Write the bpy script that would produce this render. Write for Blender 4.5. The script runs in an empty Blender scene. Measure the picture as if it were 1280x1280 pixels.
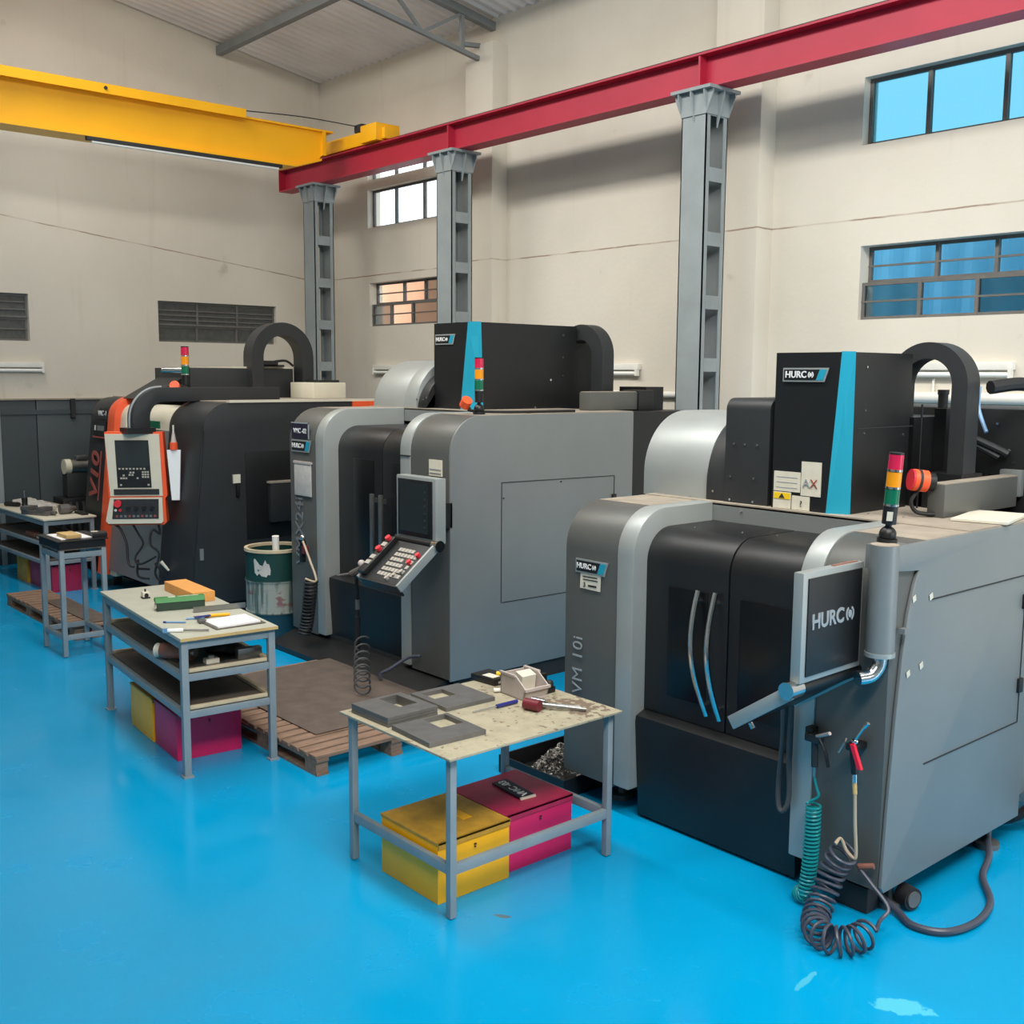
import bpy, bmesh, math, random
from math import sin, cos, pi, radians, sqrt, atan2, hypot
from mathutils import Vector, Matrix
random.seed(7)
SC = bpy.context.scene
COL = SC.collection

# ------------------------------------------------------------------ camera
cam_d = bpy.data.cameras.new('camera')
cam = bpy.data.objects.new('camera', cam_d)
COL.objects.link(cam)
yaw, pitch, roll = 2.42426, -.12537, .00676
fw = Vector((cos(yaw)*cos(pitch), sin(yaw)*cos(pitch), sin(pitch)))
r0 = Vector((sin(yaw), -cos(yaw), 0)); u0 = r0.cross(fw)
rr = r0*cos(roll)+u0*sin(roll); uu = rr.cross(fw)
M = Matrix((rr, uu, -fw)).transposed().to_4x4(); M.translation = (0, 0, 2.6)
cam.matrix_world = M
cam_d.sensor_width = 36; cam_d.lens = 36*1353.77/1280
cam_d.clip_start = .05; cam_d.clip_end = 200
SC.camera = cam
# ------------------------------------------------------------------ colour management, sky, daylight
SC.view_settings.view_transform = 'Standard'
SC.view_settings.look = 'None'
SC.view_settings.gamma = 1.0
SC.view_settings.use_curve_mapping = False
SC.view_settings.exposure = 0.05
w = bpy.data.worlds.new('overcast sky'); SC.world = w; w.use_nodes = True
w.node_tree.nodes['Background'].inputs[0].default_value = (.80, .91, 1.0, 1)
w.node_tree.nodes['Background'].inputs[1].default_value = 2.6

def area(name, loc, target, sx, sy, power, col, spread=180):
    d = bpy.data.lights.new(name, 'AREA'); d.shape = 'RECTANGLE'; d.size = sx; d.size_y = sy
    d.energy = power; d.color = col; d.spread = radians(spread)
    o = bpy.data.objects.new(name, d); COL.objects.link(o); o.location = loc
    o.rotation_euler = (Vector(target)-Vector(loc)).to_track_quat('-Z', 'Y').to_euler()
    return o
area('skylight_strip', (-6.5, 3.5, 8.0), (-6.5, 8.4, 0), 15, 1.2, 760, (1, .965, .90), 128)
area('low_fill', (5.7, 6.4, 2.2), (-3, 5.4, 1.2), 4.6, 3.6, 330, (1, .97, .93))  # added low fill for the near machine's side; no doorway is modelled
area('skylight_cross', (1.6, 2.0, 8.0), (-5, 3.6, 1), 9, 1.3, 760, (1, .96, .90), 160)

# ------------------------------------------------------------------ materials
def lin(c): 
    c /= 255
    return c/12.92 if c <= .04045 else ((c+.055)/1.055)**2.4
def rgb(r, g, b): return (lin(r), lin(g), lin(b), 1)
MATS = {}
def mat(name, col, rough=.5, metal=0., var=.0, vscale=6, bump=0., bscale=300, spec=.5, emit=None, alpha=None, stretch=None):
    if name in MATS: return MATS[name]
    m = bpy.data.materials.new(name); m.use_nodes = True; nt = m.node_tree; b = nt.nodes['Principled BSDF']
    c = rgb(*col)
    b.inputs['Base Color'].default_value = c
    b.inputs['Roughness'].default_value = rough; b.inputs['Metallic'].default_value = metal
    b.inputs['Specular IOR Level'].default_value = spec
    tc = nt.nodes.new('ShaderNodeTexCoord')
    vec = tc.outputs['Object']
    if stretch:
        mp = nt.nodes.new('ShaderNodeMapping'); mp.inputs['Scale'].default_value = stretch
        nt.links.new(vec, mp.inputs[0]); vec = mp.outputs[0]
    if var:
        n = nt.nodes.new('ShaderNodeTexNoise'); n.inputs['Scale'].default_value = vscale; n.inputs['Detail'].default_value = 6
        nt.links.new(vec, n.inputs['Vector'])
        mr = nt.nodes.new('ShaderNodeMapRange'); mr.inputs[1].default_value = .3; mr.inputs[2].default_value = .7
        mr.inputs[3].default_value = 1-var; mr.inputs[4].default_value = 1+var
        nt.links.new(n.outputs[0], mr.inputs[0])
        mx = nt.nodes.new('ShaderNodeVectorMath'); mx.operation = 'SCALE'; mx.inputs[0].default_value = c[:3]
        nt.links.new(mr.outputs[0], mx.inputs['Scale']); nt.links.new(mx.outputs[0], b.inputs['Base Color'])
    if bump:
        n2 = nt.nodes.new('ShaderNodeTexNoise'); n2.inputs['Scale'].default_value = bscale; n2.inputs['Detail'].default_value = 2
        nt.links.new(tc.outputs['Object'], n2.inputs['Vector'])
        bp = nt.nodes.new('ShaderNodeBump'); bp.inputs['Strength'].default_value = bump; bp.inputs['Distance'].default_value = .002
        nt.links.new(n2.outputs[0], bp.inputs['Height']); nt.links.new(bp.outputs[0], b.inputs['Normal'])
    if emit:
        b.inputs['Emission Color'].default_value = c; b.inputs['Emission Strength'].default_value = emit
    MATS[name] = m; return m
def node(nt, t, **k):
    n = nt.nodes.new(t)
    for a, v in k.items():
        if a.startswith('i'): n.inputs[int(a[1:])].default_value = v
        else: setattr(n, a, v)
    return n
def math_(nt, op, a, b=None, c=None):
    n = nt.nodes.new('ShaderNodeMath'); n.operation = op
    for i, v in enumerate((a, b, c)):
        if v is None: continue
        if isinstance(v, (int, float)): n.inputs[i].default_value = v
        else: nt.links.new(v, n.inputs[i])
    return n.outputs[0]
def mixc(nt, fac, a, b):
    n = nt.nodes.new('ShaderNodeMix'); n.data_type = 'RGBA'
    for i, v in ((0, fac), (6, a), (7, b)):
        if isinstance(v, (int, float, tuple)): n.inputs[i].default_value = v
        else: nt.links.new(v, n.inputs[i])
    return n.outputs[2]
def noise(nt, vec, scale, detail=5, stretch=None):
    if stretch:
        mp = node(nt, 'ShaderNodeMapping'); mp.inputs['Scale'].default_value = stretch
        nt.links.new(vec, mp.inputs[0]); vec = mp.outputs[0]
    n = node(nt, 'ShaderNodeTexNoise'); n.inputs['Scale'].default_value = scale; n.inputs['Detail'].default_value = detail
    nt.links.new(vec, n.inputs['Vector']); return n.outputs[0]
def ramp(nt, v, a, b, lo=0., hi=1.):
    n = node(nt, 'ShaderNodeMapRange', i1=a, i2=b, i3=lo, i4=hi); nt.links.new(v, n.inputs[0]); return n.outputs[0]

def wall_material(name, crack):
    m = bpy.data.materials.new(name); m.use_nodes = True; nt = m.node_tree; b = nt.nodes['Principled BSDF']
    g = node(nt, 'ShaderNodeNewGeometry').outputs['Position']
    s = node(nt, 'ShaderNodeSeparateXYZ'); nt.links.new(g, s.inputs[0])
    base = mixc(nt, ramp(nt, noise(nt, g, .8, 6), .35, .7), rgb(220, 213, 200), rgb(211, 204, 190))
    st = math_(nt, 'MULTIPLY', ramp(nt, noise(nt, g, 1.0, 5, (5, 5, .35)), .62, .82), .22)     # rain streaks down the plaster
    base = mixc(nt, st, base, rgb(170, 150, 128))
    sp = math_(nt, 'MULTIPLY', ramp(nt, noise(nt, g, 3.2, 8), .70, .80), .35)                      # scuffs
    base = mixc(nt, sp, base, rgb(150, 138, 122))
    w_ = math_(nt, 'MULTIPLY', math_(nt, 'SUBTRACT', noise(nt, g, 5, 5), .5), .02)
    # hairline crack along the masonry joint
    a, k, z0 = crack
    lz = math_(nt, 'ADD', math_(nt, 'MULTIPLY', s.outputs[a], k), z0)
    d = math_(nt, 'ABSOLUTE', math_(nt, 'ADD', math_(nt, 'SUBTRACT', s.outputs[2], lz), w_))
    cm = math_(nt, 'MULTIPLY', ramp(nt, d, .011, .003), ramp(nt, noise(nt, g, 2.0, 3), .38, .55, .25, 1))
    base = mixc(nt, cm, base, rgb(150, 128, 108))
    nt.links.new(base, b.inputs['Base Color']); b.inputs['Roughness'].default_value = .85
    bp = node(nt, 'ShaderNodeBump'); bp.inputs['Strength'].default_value = .25; bp.inputs['Distance'].default_value = .01
    nt.links.new(noise(nt, g, 18, 6), bp.inputs['Height']); nt.links.new(bp.outputs[0], b.inputs['Normal'])
    return m
def floor_material():
    m = bpy.data.materials.new('blue epoxy floor paint'); m.use_nodes = True; nt = m.node_tree; b = nt.nodes['Principled BSDF']
    g = node(nt, 'ShaderNodeNewGeometry').outputs['Position']
    base = mixc(nt, ramp(nt, noise(nt, g, .55, 4), .35, .68), rgb(0, 146, 198), rgb(1, 154, 208))
    base = mixc(nt, math_(nt, 'MULTIPLY', ramp(nt, noise(nt, g, 22, 8), .6, .8), .18), base, rgb(70, 180, 214))
    s = node(nt, 'ShaderNodeSeparateXYZ'); nt.links.new(g, s.inputs[0])
    wob = math_(nt, 'MULTIPLY', math_(nt, 'SUBTRACT', noise(nt, g, 14, 6), .5), .34)
    def spot(x, y, ax, ay, rot):
        dx = math_(nt, 'SUBTRACT', s.outputs[0], x); dy = math_(nt, 'SUBTRACT', s.outputs[1], y)
        u = math_(nt, 'ADD', math_(nt, 'MULTIPLY', dx, cos(rot)), math_(nt, 'MULTIPLY', dy, sin(rot)))
        v = math_(nt, 'SUBTRACT', math_(nt, 'MULTIPLY', dy, cos(rot)), math_(nt, 'MULTIPLY', dx, sin(rot)))
        q = math_(nt, 'ADD', math_(nt, 'POWER', math_(nt, 'DIVIDE', u, ax), 2), math_(nt, 'POWER', math_(nt, 'DIVIDE', v, ay), 2))
        q = math_(nt, 'ADD', math_(nt, 'SQRT', q), math_(nt, 'MULTIPLY', wob, 6))
        return ramp(nt, q, 1.05, .9)
    base = mixc(nt, math_(nt, 'MULTIPLY', spot(-2.10, 4.01, .13, .055, .62), .65), base, rgb(96, 200, 216))
    base = mixc(nt, math_(nt, 'MULTIPLY', spot(-2.48, 3.88, .09, .016, 1.7), .6), base, rgb(90, 186, 208))
    base = mixc(nt, math_(nt, 'MULTIPLY', spot(-3.76, 3.24, .045, .016, .6), .8), base, rgb(90, 105, 110))
    nt.links.new(base, b.inputs['Base Color']); b.inputs['Specular IOR Level'].default_value = .36
    nt.links.new(ramp(nt, noise(nt, g, 2.2, 5), .35, .7, .13, .30), b.inputs['Roughness'])
    bp = node(nt, 'ShaderNodeBump'); bp.inputs['Strength'].default_value = .04; bp.inputs['Distance'].default_value = .01
    nt.links.new(noise(nt, g, 6, 3), bp.inputs['Height']); nt.links.new(bp.outputs[0], b.inputs['Normal'])
    return m
def table_top_material():
    m = bpy.data.materials.new('worn cream enamel sheet'); m.use_nodes = True; nt = m.node_tree; b = nt.nodes['Principled BSDF']
    g = node(nt, 'ShaderNodeNewGeometry').outputs['Position']
    s = node(nt, 'ShaderNodeSeparateXYZ'); nt.links.new(g, s.inputs[0])
    base = mixc(nt, ramp(nt, noise(nt, g, 14, 6), .4, .7), rgb(174, 166, 142), rgb(158, 150, 128))
    near = ramp(nt, s.outputs[1], 3.45, 4.0)                       # most of the bare rust is at the right-hand end
    du = math_(nt, 'DIVIDE', math_(nt, 'SUBTRACT', s.outputs[0], -4.07), .20); dv = math_(nt, 'DIVIDE', math_(nt, 'SUBTRACT', s.outputs[1], 4.01), .12)
    patch = ramp(nt, math_(nt, 'ADD', math_(nt, 'POWER', du, 2), math_(nt, 'POWER', dv, 2)), 1.5, .3)
    bare = ramp(nt, math_(nt, 'ADD', noise(nt, g, 24, 9), math_(nt, 'ADD', math_(nt, 'MULTIPLY', patch, .16), math_(nt, 'MULTIPLY', near, .05))), .645, .665)
    base = mixc(nt, math_(nt, 'MULTIPLY', bare, .85), base, rgb(112, 92, 78))
    fine = ramp(nt, noise(nt, g, 46, 6), .64, .68)
    base = mixc(nt, math_(nt, 'MULTIPLY', fine, .5), base, rgb(116, 122, 118))
    nt.links.new(base, b.inputs['Base Color']); b.inputs['Roughness'].default_value = .5
    return m
def pane_material(name, tint, rough, wired=False, trans=1.):
    m = bpy.data.materials.new(name); m.use_nodes = True; nt = m.node_tree; b = nt.nodes['Principled BSDF']
    b.inputs['Base Color'].default_value = rgb(*tint); b.inputs['Roughness'].default_value = rough
    b.inputs['Transmission Weight'].default_value = trans; b.inputs['IOR'].default_value = 1.1
    if wired:
        g = node(nt, 'ShaderNodeNewGeometry').outputs['Position']
        s = node(nt, 'ShaderNodeSeparateXYZ'); nt.links.new(g, s.inputs[0])
        def grid(o): 
            f = math_(nt, 'ABSOLUTE', math_(nt, 'SUBTRACT', math_(nt, 'FRACT', math_(nt, 'MULTIPLY', o, 22.)), .5))
            return ramp(nt, f, .06, .03)
        gm = math_(nt, 'MAXIMUM', grid(s.outputs[0]), grid(s.outputs[2]))
        nt.links.new(mixc(nt, math_(nt, 'MULTIPLY', gm, .4), rgb(*tint), rgb(70, 150, 176)), b.inputs['Base Color'])
    MATS[name] = m; return m
def drum_material():
    m = bpy.data.materials.new('scuffed green drum'); m.use_nodes = True; nt = m.node_tree; b = nt.nodes['Principled BSDF']
    g = node(nt, 'ShaderNodeNewGeometry').outputs['Position']
    s = node(nt, 'ShaderNodeSeparateXYZ'); nt.links.new(g, s.inputs[0]); z = s.outputs[2]
    base = rgb(20, 60, 56)
    band = math_(nt, 'MULTIPLY', ramp(nt, z, .24, .255), ramp(nt, z, .575, .56))
    drip = ramp(nt, noise(nt, g, 2, 6, (9, 9, .7)), .47, .56)
    base = mixc(nt, math_(nt, 'MULTIPLY', band, math_(nt, 'SUBTRACT', 1., math_(nt, 'MULTIPLY', drip, .75))), base, rgb(150, 155, 146))
    red = math_(nt, 'MULTIPLY', ramp(nt, noise(nt, g, 7, 5, (1, 1, 2.5)), .54, .6), math_(nt, 'MULTIPLY', ramp(nt, z, .3, .34), ramp(nt, z, .5, .44)))
    base = mixc(nt, math_(nt, 'MULTIPLY', red, .7), base, rgb(120, 50, 55))
    low = ramp(nt, z, .245, .235)
    base = mixc(nt, low, base, rgb(16, 62, 78))
    nt.links.new(base, b.inputs['Base Color']); b.inputs['Roughness'].default_value = .45
    return m

GREY = mat('dark grey machine paint', (94, 95, 92), .42, .25, .05, 3, .25, 350)
GREYS = mat('mid grey textured panel paint', (132, 136, 136), .42, .3, .04, 2, .25, 350)
SILVER = mat('silver machine paint', (166, 171, 169), .44, .4, .04, 4, .1, 350)
BLACK = mat('black machine paint', (21, 22, 24), .42, 0, .1, 4, .3, 350)
CHAR = mat('charcoal machine paint', (42, 44, 46), .5, .05, .06, 3, .25, 300)
BGLASS = mat('smoked door glass', (13, 14, 17), .28, 0, spec=.4)
TEAL = mat('teal paint', (28, 150, 178), .4)
DUST = mat('dusty sheet metal top', (150, 140, 126), .75, 0, .14, 9, .2, 60)
CHROME = mat('polished steel', (205, 205, 205), .16, 1, .03, 10)
STEEL = mat('brushed steel', (150, 150, 148), .35, .9, .12, 12)
DSTEEL = mat('dark machined steel', (110, 109, 108), .45, .4, .14, 14, .15, 120)
TGREY = mat('grey enamelled table frame', (134, 146, 152), .45, 0, .08, 7)
TLAM = mat('pale grey green laminate', (180, 180, 164), .5, 0, .06, 8)
RUBBER = mat('black rubber', (26, 26, 28), .6, 0, .1, 10)
MATB = mat('brown rubber mat', (92, 80, 72), .85, 0, .16, 7, .4, 90)
WOODP = mat('weathered pallet wood', (134, 108, 90), .8, 0, .22, 5, .3, 60, stretch=(6, 1.2, 6))
WOODL = mat('pale timber edging', (196, 180, 150), .7, 0, .14, 9, .2, 80)
SHELF = mat('grimy brown shelf sheet', (92, 84, 76), .6, 0, .18, 6)
RED = mat('crimson beam paint', (172, 32, 60), .45, 0, .07, 2.5)
YEL = mat('crane yellow paint', (250, 182, 16), .42, 0, .04, 2)
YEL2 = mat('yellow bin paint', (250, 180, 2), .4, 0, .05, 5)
YEL2_SHADE = mat('mottled shaded yellow bin paint', (186, 140, 44), .5, 0, .22, 11)  # bin yellow with shade put into the colour: lids and far bin
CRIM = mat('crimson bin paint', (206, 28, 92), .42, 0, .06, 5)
CRIM_SHADE = mat('mottled shaded crimson bin paint', (170, 36, 76), .42, 0, .16, 9)  # bin crimson dimmed, shade put into lids and the far bin
COLG = mat('grey column paint', (140, 148, 150), .5, 0, .09, 4)
WHITE = mat('white enamel', (230, 228, 220), .5, 0, .04, 5)
PAPER = mat('white paper', (238, 238, 238), .8)
PAPERG = mat('grubby paper', (186, 182, 176), .8, 0, .1, 12)
LABEL = mat('off white label', (212, 207, 190), .6, 0, .05, 20)
YLAB = mat('yellow warning label', (240, 200, 30), .5)
ORANGE = mat('signal orange plastic', (242, 92, 48), .4, 0, .04, 6)
LORED = mat('red lamp lens', (206, 30, 74), .22, 0, .03, 8)
LOAMB = mat('amber lamp lens', (240, 150, 16), .22, 0, .03, 8)
LOGRN = mat('green lamp lens', (10, 104, 74), .22, 0, .03, 8)
BTNR = mat('red button plastic', (220, 50, 62), .35)
PLASTG = mat('pinkish grey plastic', (186, 174, 168), .55, 0, .08, 8)
GREEN = mat('green carton', (58, 128, 66), .55, 0, .06, 9)
DGREEN = mat('dark green carton side', (44, 66, 52), .6, 0, .08, 9)
OCARD = mat('orange carton', (226, 158, 84), .65, 0, .06, 9)
CREAM = mat('cream machine paint', (214, 208, 188), .45, 0, .05, 4)
BLUEP = mat('blue plastic', (40, 46, 120), .35)
CYANP = mat('pale blue plastic', (110, 150, 190), .4)
TEALH = mat('teal air hose', (16, 140, 146), .35)
HOSEG = mat('dark slate air hose', (66, 70, 84), .4)
TANH = mat('beige hose', (176, 160, 138), .5)
BROWN = mat('rusty copper brown', (130, 84, 70), .6, 0, .15, 14)
WOODB = mat('planed wood block', (204, 170, 112), .6, 0, .12, 9)
SEAM = mat('dark seam', (38, 40, 42), .7)
LGREY = mat('grey lettering', (150, 156, 160), .5)
LDARK = mat('dim grey lettering', (112, 116, 118), .5)
LWHT = mat('white lettering', (225, 225, 225), .5)
LRED = mat('dull red lettering', (150, 74, 66), .5)
NAVY = mat('black name plate', (30, 28, 50), .5)
SCREEN = mat('dark display glass', (44, 50, 52), .15)
KEYS = mat('grey keycaps', (176, 170, 160), .5)
DADO = mat('slate grey panel paint', (70, 78, 82), .5, 0, .06, 2)
ROOF = mat('galvanised roof sheet', (236, 230, 226), .65, .0, .10, 1.2)
TRUSS = mat('grey truss paint', (128, 132, 132), .55, 0, .08, 5)
WFRAME = mat('grey window steel', (104, 102, 98), .6, 0, .12, 8)
MESHG = mat('dirty wire glass', (78, 80, 78), .5, 0, .2, 14)
FBLUE = mat('blue corrugated sheet', (120, 200, 240), .5, 0, .06, 3)
SALMON = mat('salmon plaster', (236, 176, 140), .8, 0, .12, 1.5)
LEAF = mat('foliage green', (92, 130, 60), .7, 0, .3, 20)
TUBEW = mat('fluorescent tube glass', (240, 240, 235), .3, 0)
CHIP = mat('bright steel swarf', (140, 136, 130), .4, .6, .2, 40)
FLOOR = floor_material()
WALLR = wall_material('cream plaster, side wall', (0, 0.0, 4.09))
WALLF = wall_material('cream plaster, end wall', (1, -.1211, 5.209))
PFROST = pane_material('frosted cyan wired glass', (92, 148, 164), .35, True)
PBLUE = pane_material('clear pane', (206, 226, 236), .02)
PDIM = pane_material('grimy pane', (150, 160, 162), .3)
PCLR = pane_material('clear bright pane', (245, 250, 250), .01)
T1TOP = table_top_material()
DRUM = drum_material()

# ------------------------------------------------------------------ builders
ORG = {}
def tag(o, label=None, cat=None, group=None, kind=None):
    if label: o['label'] = label
    if cat: o['category'] = cat
    if group: o['group'] = group
    if kind: o['kind'] = kind
    return o
def thing(name, label, cat, loc=(0, 0, 0), rot=0, group=None, local=False):
    o = bpy.data.objects.new(name, None); COL.objects.link(o); o.empty_display_size = .1
    o.location = loc; o.rotation_euler = (0, 0, rot)
    ORG[o] = Vector((0, 0, 0)) if local else Vector(loc)
    return tag(o, label, cat, group)
def link(name, me, m, parent=None, label=None, kind=None):
    if m and not me.materials: me.materials.append(m)
    o = bpy.data.objects.new(name, me); COL.objects.link(o)
    if parent: o.parent = parent
    return tag(o, label, None, None, kind)
class MB:
    def __init__(s): s.bm = bmesh.new()
    def geo(s, vs, fs):
        v = [s.bm.verts.new(p) for p in vs]; out = []
        for f in fs:
            try: out.append(s.bm.faces.new([v[i] for i in f]))
            except ValueError: pass
        return v, out
    def hexa(s, P, bev=0):
        v, f = s.geo(P, [(0, 3, 2, 1), (4, 5, 6, 7), (0, 1, 5, 4), (1, 2, 6, 5), (2, 3, 7, 6), (3, 0, 4, 7)])
        if bev:
            es = list({e for x in f for e in x.edges})
            bmesh.ops.bevel(s.bm, geom=es, offset=bev, segments=2, affect='EDGES', profile=.6)
        return s
    def box(s, x0, x1, y0, y1, z0, z1, bev=0):
        return s.hexa([(x0, y0, z0), (x1, y0, z0), (x1, y1, z0), (x0, y1, z0), (x0, y0, z1), (x1, y0, z1), (x1, y1, z1), (x0, y1, z1)], bev)
    def obox(s, c, ax, ay, az, bev=0):        # centre and three half-axis vectors
        c, ax, ay, az = map(Vector, (c, ax, ay, az))
        return s.hexa([c-ax-ay-az, c+ax-ay-az, c+ax+ay-az, c-ax+ay-az, c-ax-ay+az, c+ax-ay+az, c+ax+ay+az, c-ax+ay+az], bev)
    def bar(s, p, q, w, h, up=(0, 0, 1), bev=0):
        p, q = Vector(p), Vector(q); d = (q-p); L = d.length; d.normalize(); up = Vector(up)
        if d.cross(up).length < 1e-4: up = Vector((1, 0, 0))
        side = d.cross(up).normalized(); u = side.cross(d)
        return s.obox((p+q)/2, d*L/2, side*w/2, u*h/2, bev)
    def prism(s, pts, axis, a, b, bev=0):
        f = {'x': lambda u, v, t: (t, u, v), 'y': lambda u, v, t: (u, t, v), 'z': lambda u, v, t: (u, v, t)}[axis]
        n = len(pts); vs = [f(u, v, a) for u, v in pts]+[f(u, v, b) for u, v in pts]
        fs = [tuple(range(n-1, -1, -1)), tuple(range(n, 2*n))]+[(i, (i+1) % n, n+(i+1) % n, n+i) for i in range(n)]
        v, fc = s.geo(vs, fs)
        bmesh.ops.recalc_face_normals(s.bm, faces=fc)
        if bev:
            es = list(set(list(fc[0].edges)+list(fc[1].edges)))
            bmesh.ops.bevel(s.bm, geom=es, offset=bev, segments=2, affect='EDGES', profile=.6)
        return s
    def fprism(s, pts, fr, d0, d1):            # prism in a local frame (origin, right, up, normal)
        o, r, u, n = fr; k = len(pts)
        vs = [o+r*a+u*b+n*d0 for a, b in pts]+[o+r*a+u*b+n*d1 for a, b in pts]
        fs = [tuple(range(k-1, -1, -1)), tuple(range(k, 2*k))]+[(i, (i+1) % k, k+(i+1) % k, k+i) for i in range(k)]
        v, fc = s.geo(vs, fs); bmesh.ops.recalc_face_normals(s.bm, faces=fc); return s
    def cyl(s, p, q, r, n=16, r2=None, cap=True):
        p, q = Vector(p), Vector(q); d = (q-p).normalized(); r2 = r if r2 is None else r2
        a = d.orthogonal().normalized(); b = d.cross(a)
        vs = [p+(a*cos(t)+b*sin(t))*r for t in (2*pi*i/n for i in range(n))]+[q+(a*cos(t)+b*sin(t))*r2 for t in (2*pi*i/n for i in range(n))]
        fs = [(i, (i+1) % n, n+(i+1) % n, n+i) for i in range(n)]
        if cap: fs += [tuple(range(n-1, -1, -1)), tuple(range(n, 2*n))]
        s.geo(vs, fs); return s
    def ring(s, p, q, ro, ri, n=28):           # tube with a bore
        p, q = Vector(p), Vector(q); d = (q-p).normalized(); a = d.orthogonal().normalized(); b = d.cross(a)
        L = []
        for c, r in ((p, ro), (q, ro), (q, ri), (p, ri)):
            L += [c+(a*cos(2*pi*i/n)+b*sin(2*pi*i/n))*r for i in range(n)]
        fs = [(k*n+i, k*n+(i+1) % n, ((k+1) % 4)*n+(i+1) % n, ((k+1) % 4)*n+i) for k in range(4) for i in range(n)]
        s.geo(L, fs); return s
    def ball(s, c, r, sc=(1, 1, 1), n=14):
        m = Matrix.Translation(c) @ Matrix.Diagonal((r*sc[0], r*sc[1], r*sc[2], 1))
        bmesh.ops.create_uvsphere(s.bm, u_segments=n, v_segments=max(6, n//2+2), radius=1, matrix=m); return s
    def tube(s, pts, r, n=8, res=6, raw=False):
        P = [Vector(p) for p in pts]
        if not raw and len(P) > 2:
            Q = []
            for i in range(len(P)-1):
                a, b, c, d = P[max(i-1, 0)], P[i], P[i+1], P[min(i+2, len(P)-1)]
                for k in range(res):
                    t = k/res
                    Q.append(.5*((2*b)+(c-a)*t+(2*a-5*b+4*c-d)*t*t+(3*b-a-3*c+d)*t**3))
            P = Q+[P[-1]]
        rings = []; up = None
        for i, p in enumerate(P):
            d = (P[min(i+1, len(P)-1)]-P[max(i-1, 0)])
            if d.length < 1e-9: d = Vector((0, 0, 1))
            d.normalize()
            if up is None: a = d.orthogonal().normalized()
            else:
                a = up-d*up.dot(d)
                a = a.normalized() if a.length > 1e-6 else d.orthogonal().normalized()
            up = a; b = d.cross(a); ra = r(i/(len(P)-1)) if callable(r) else r
            rings.append([s.bm.verts.new(p+(a*cos(2*pi*k/n)+b*sin(2*pi*k/n))*ra) for k in range(n)])
        for A, B in zip(rings, rings[1:]):
            for k in range(n): s.bm.faces.new((A[k], A[(k+1) % n], B[(k+1) % n], B[k]))
        s.bm.faces.new(rings[0][::-1]); s.bm.faces.new(rings[-1]); return s
    def build(s, name, m, parent=None, label=None, kind=None, flat=False, rot=None):
        bmesh.ops.recalc_face_normals(s.bm, faces=s.bm.faces[:])
        top = parent
        while top is not None and top.parent: top = top.parent
        o_ = ORG.get(top)
        if o_ is not None and o_.length: bmesh.ops.translate(s.bm, vec=-o_, verts=s.bm.verts[:])
        me = bpy.data.meshes.new(name); s.bm.to_mesh(me); s.bm.free()
        if not flat:
            me.polygons.foreach_set('use_smooth', [True]*len(me.polygons)); me.set_sharp_from_angle(angle=radians(32))
        return link(name, me, m, parent, label, kind)
FC = {}
def text(parent, s, size, m, o, r, u, bold=.0, name='lettering', center=True, sx=1., depth=.0015, spacing=1.0):
    o, r, u = Vector(o), Vector(r).normalized(), Vector(u).normalized(); n = r.cross(u)
    cu = bpy.data.curves.new('t', 'FONT'); cu.body = s; cu.size = size; cu.offset = bold*size; cu.extrude = depth
    cu.space_character = spacing
    cu.align_x = 'CENTER' if center else 'LEFT'; cu.align_y = 'CENTER'; cu.resolution_u = 3
    t = bpy.data.objects.new('t', cu)
    me = bpy.data.meshes.new_from_object(t); bpy.data.objects.remove(t); bpy.data.curves.remove(cu)
    top = parent
    while top.parent: top = top.parent
    X = Matrix((r*sx, u, n)).transposed().to_4x4(); X.translation = o-ORG.get(top, Vector())+n*depth
    me.transform(X); me.name = name; me.materials.clear()
    return link(name, me, m, parent)
def logo(parent, cx, half_h, fr, m, emblem=True):
    """HURC plus the ring emblem that stands for the O; fr = (origin at centre, right, up, normal)"""
    o, r, u, n = fr; h = half_h*2
    text(parent, 'HURC', h*1.38, m, o+r*(cx-h*.70), r, u, .026)
    b = MB(); k = 10; ex = cx+h*1.93
    for sgn in (-1, 1):
        pts = []
        for rad, rng in ((h*.52, range(k+1)), (h*.36, range(k, -1, -1))):
            for i in rng:
                a = radians(-62+124*i/k)
                pts.append((ex+sgn*cos(a)*rad*.95, sin(a)*rad))
        b.fprism(pts, (o, r, u, n), 0, .0025)
    sq = h*.23
    b.fprism([(ex+sq*cos(2*pi*i/12), sq*1.15*sin(2*pi*i/12)) for i in range(12)], (o, r, u, n), 0, .0025)
    b.build('emblem', m, parent)
def F(o, r, u):
    r, u = Vector(r).normalized(), Vector(u).normalized(); return (Vector(o), r, u, r.cross(u))
def arc(cx, cz, R, a0, a1, n=10):
    return [(cx+R*cos(radians(a0+(a1-a0)*i/n)), cz+R*sin(radians(a0+(a1-a0)*i/n))) for i in range(n+1)]
def plate(parent, fr, w, h, skew=.1, col=None):
    """badge with a slanted right end: light rim, black field, teal tail, lettering"""
    o, r, u, n = fr
    def para(x0, x1, hh, sk): return [(x0, -hh), (x1-sk, -hh), (x1, hh), (x0, hh)]
    p = MB().fprism(para(-w/2, w/2, h/2, h*.35), fr, 0, .006).build('badge', SILVER, parent)
    MB().fprism(para(-w/2+h*.1, w/2-h*.75, h*.38, h*.3), fr, .005, .008).build('field', BLACK, p)
    MB().fprism([(w/2-h*1.02, -h*.38), (w/2-h*.46, -h*.38), (w/2-h*.16, h*.38), (w/2-h*.72, h*.38)], fr, .005, .008).build('tail', col or TEAL, p)
    q = w-h*.9
    logo(p, -h*.46, min(h*.24, (w-1.12*h)/10.8), (o+n*.008, r, u, n), LWHT)
    return p
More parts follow.
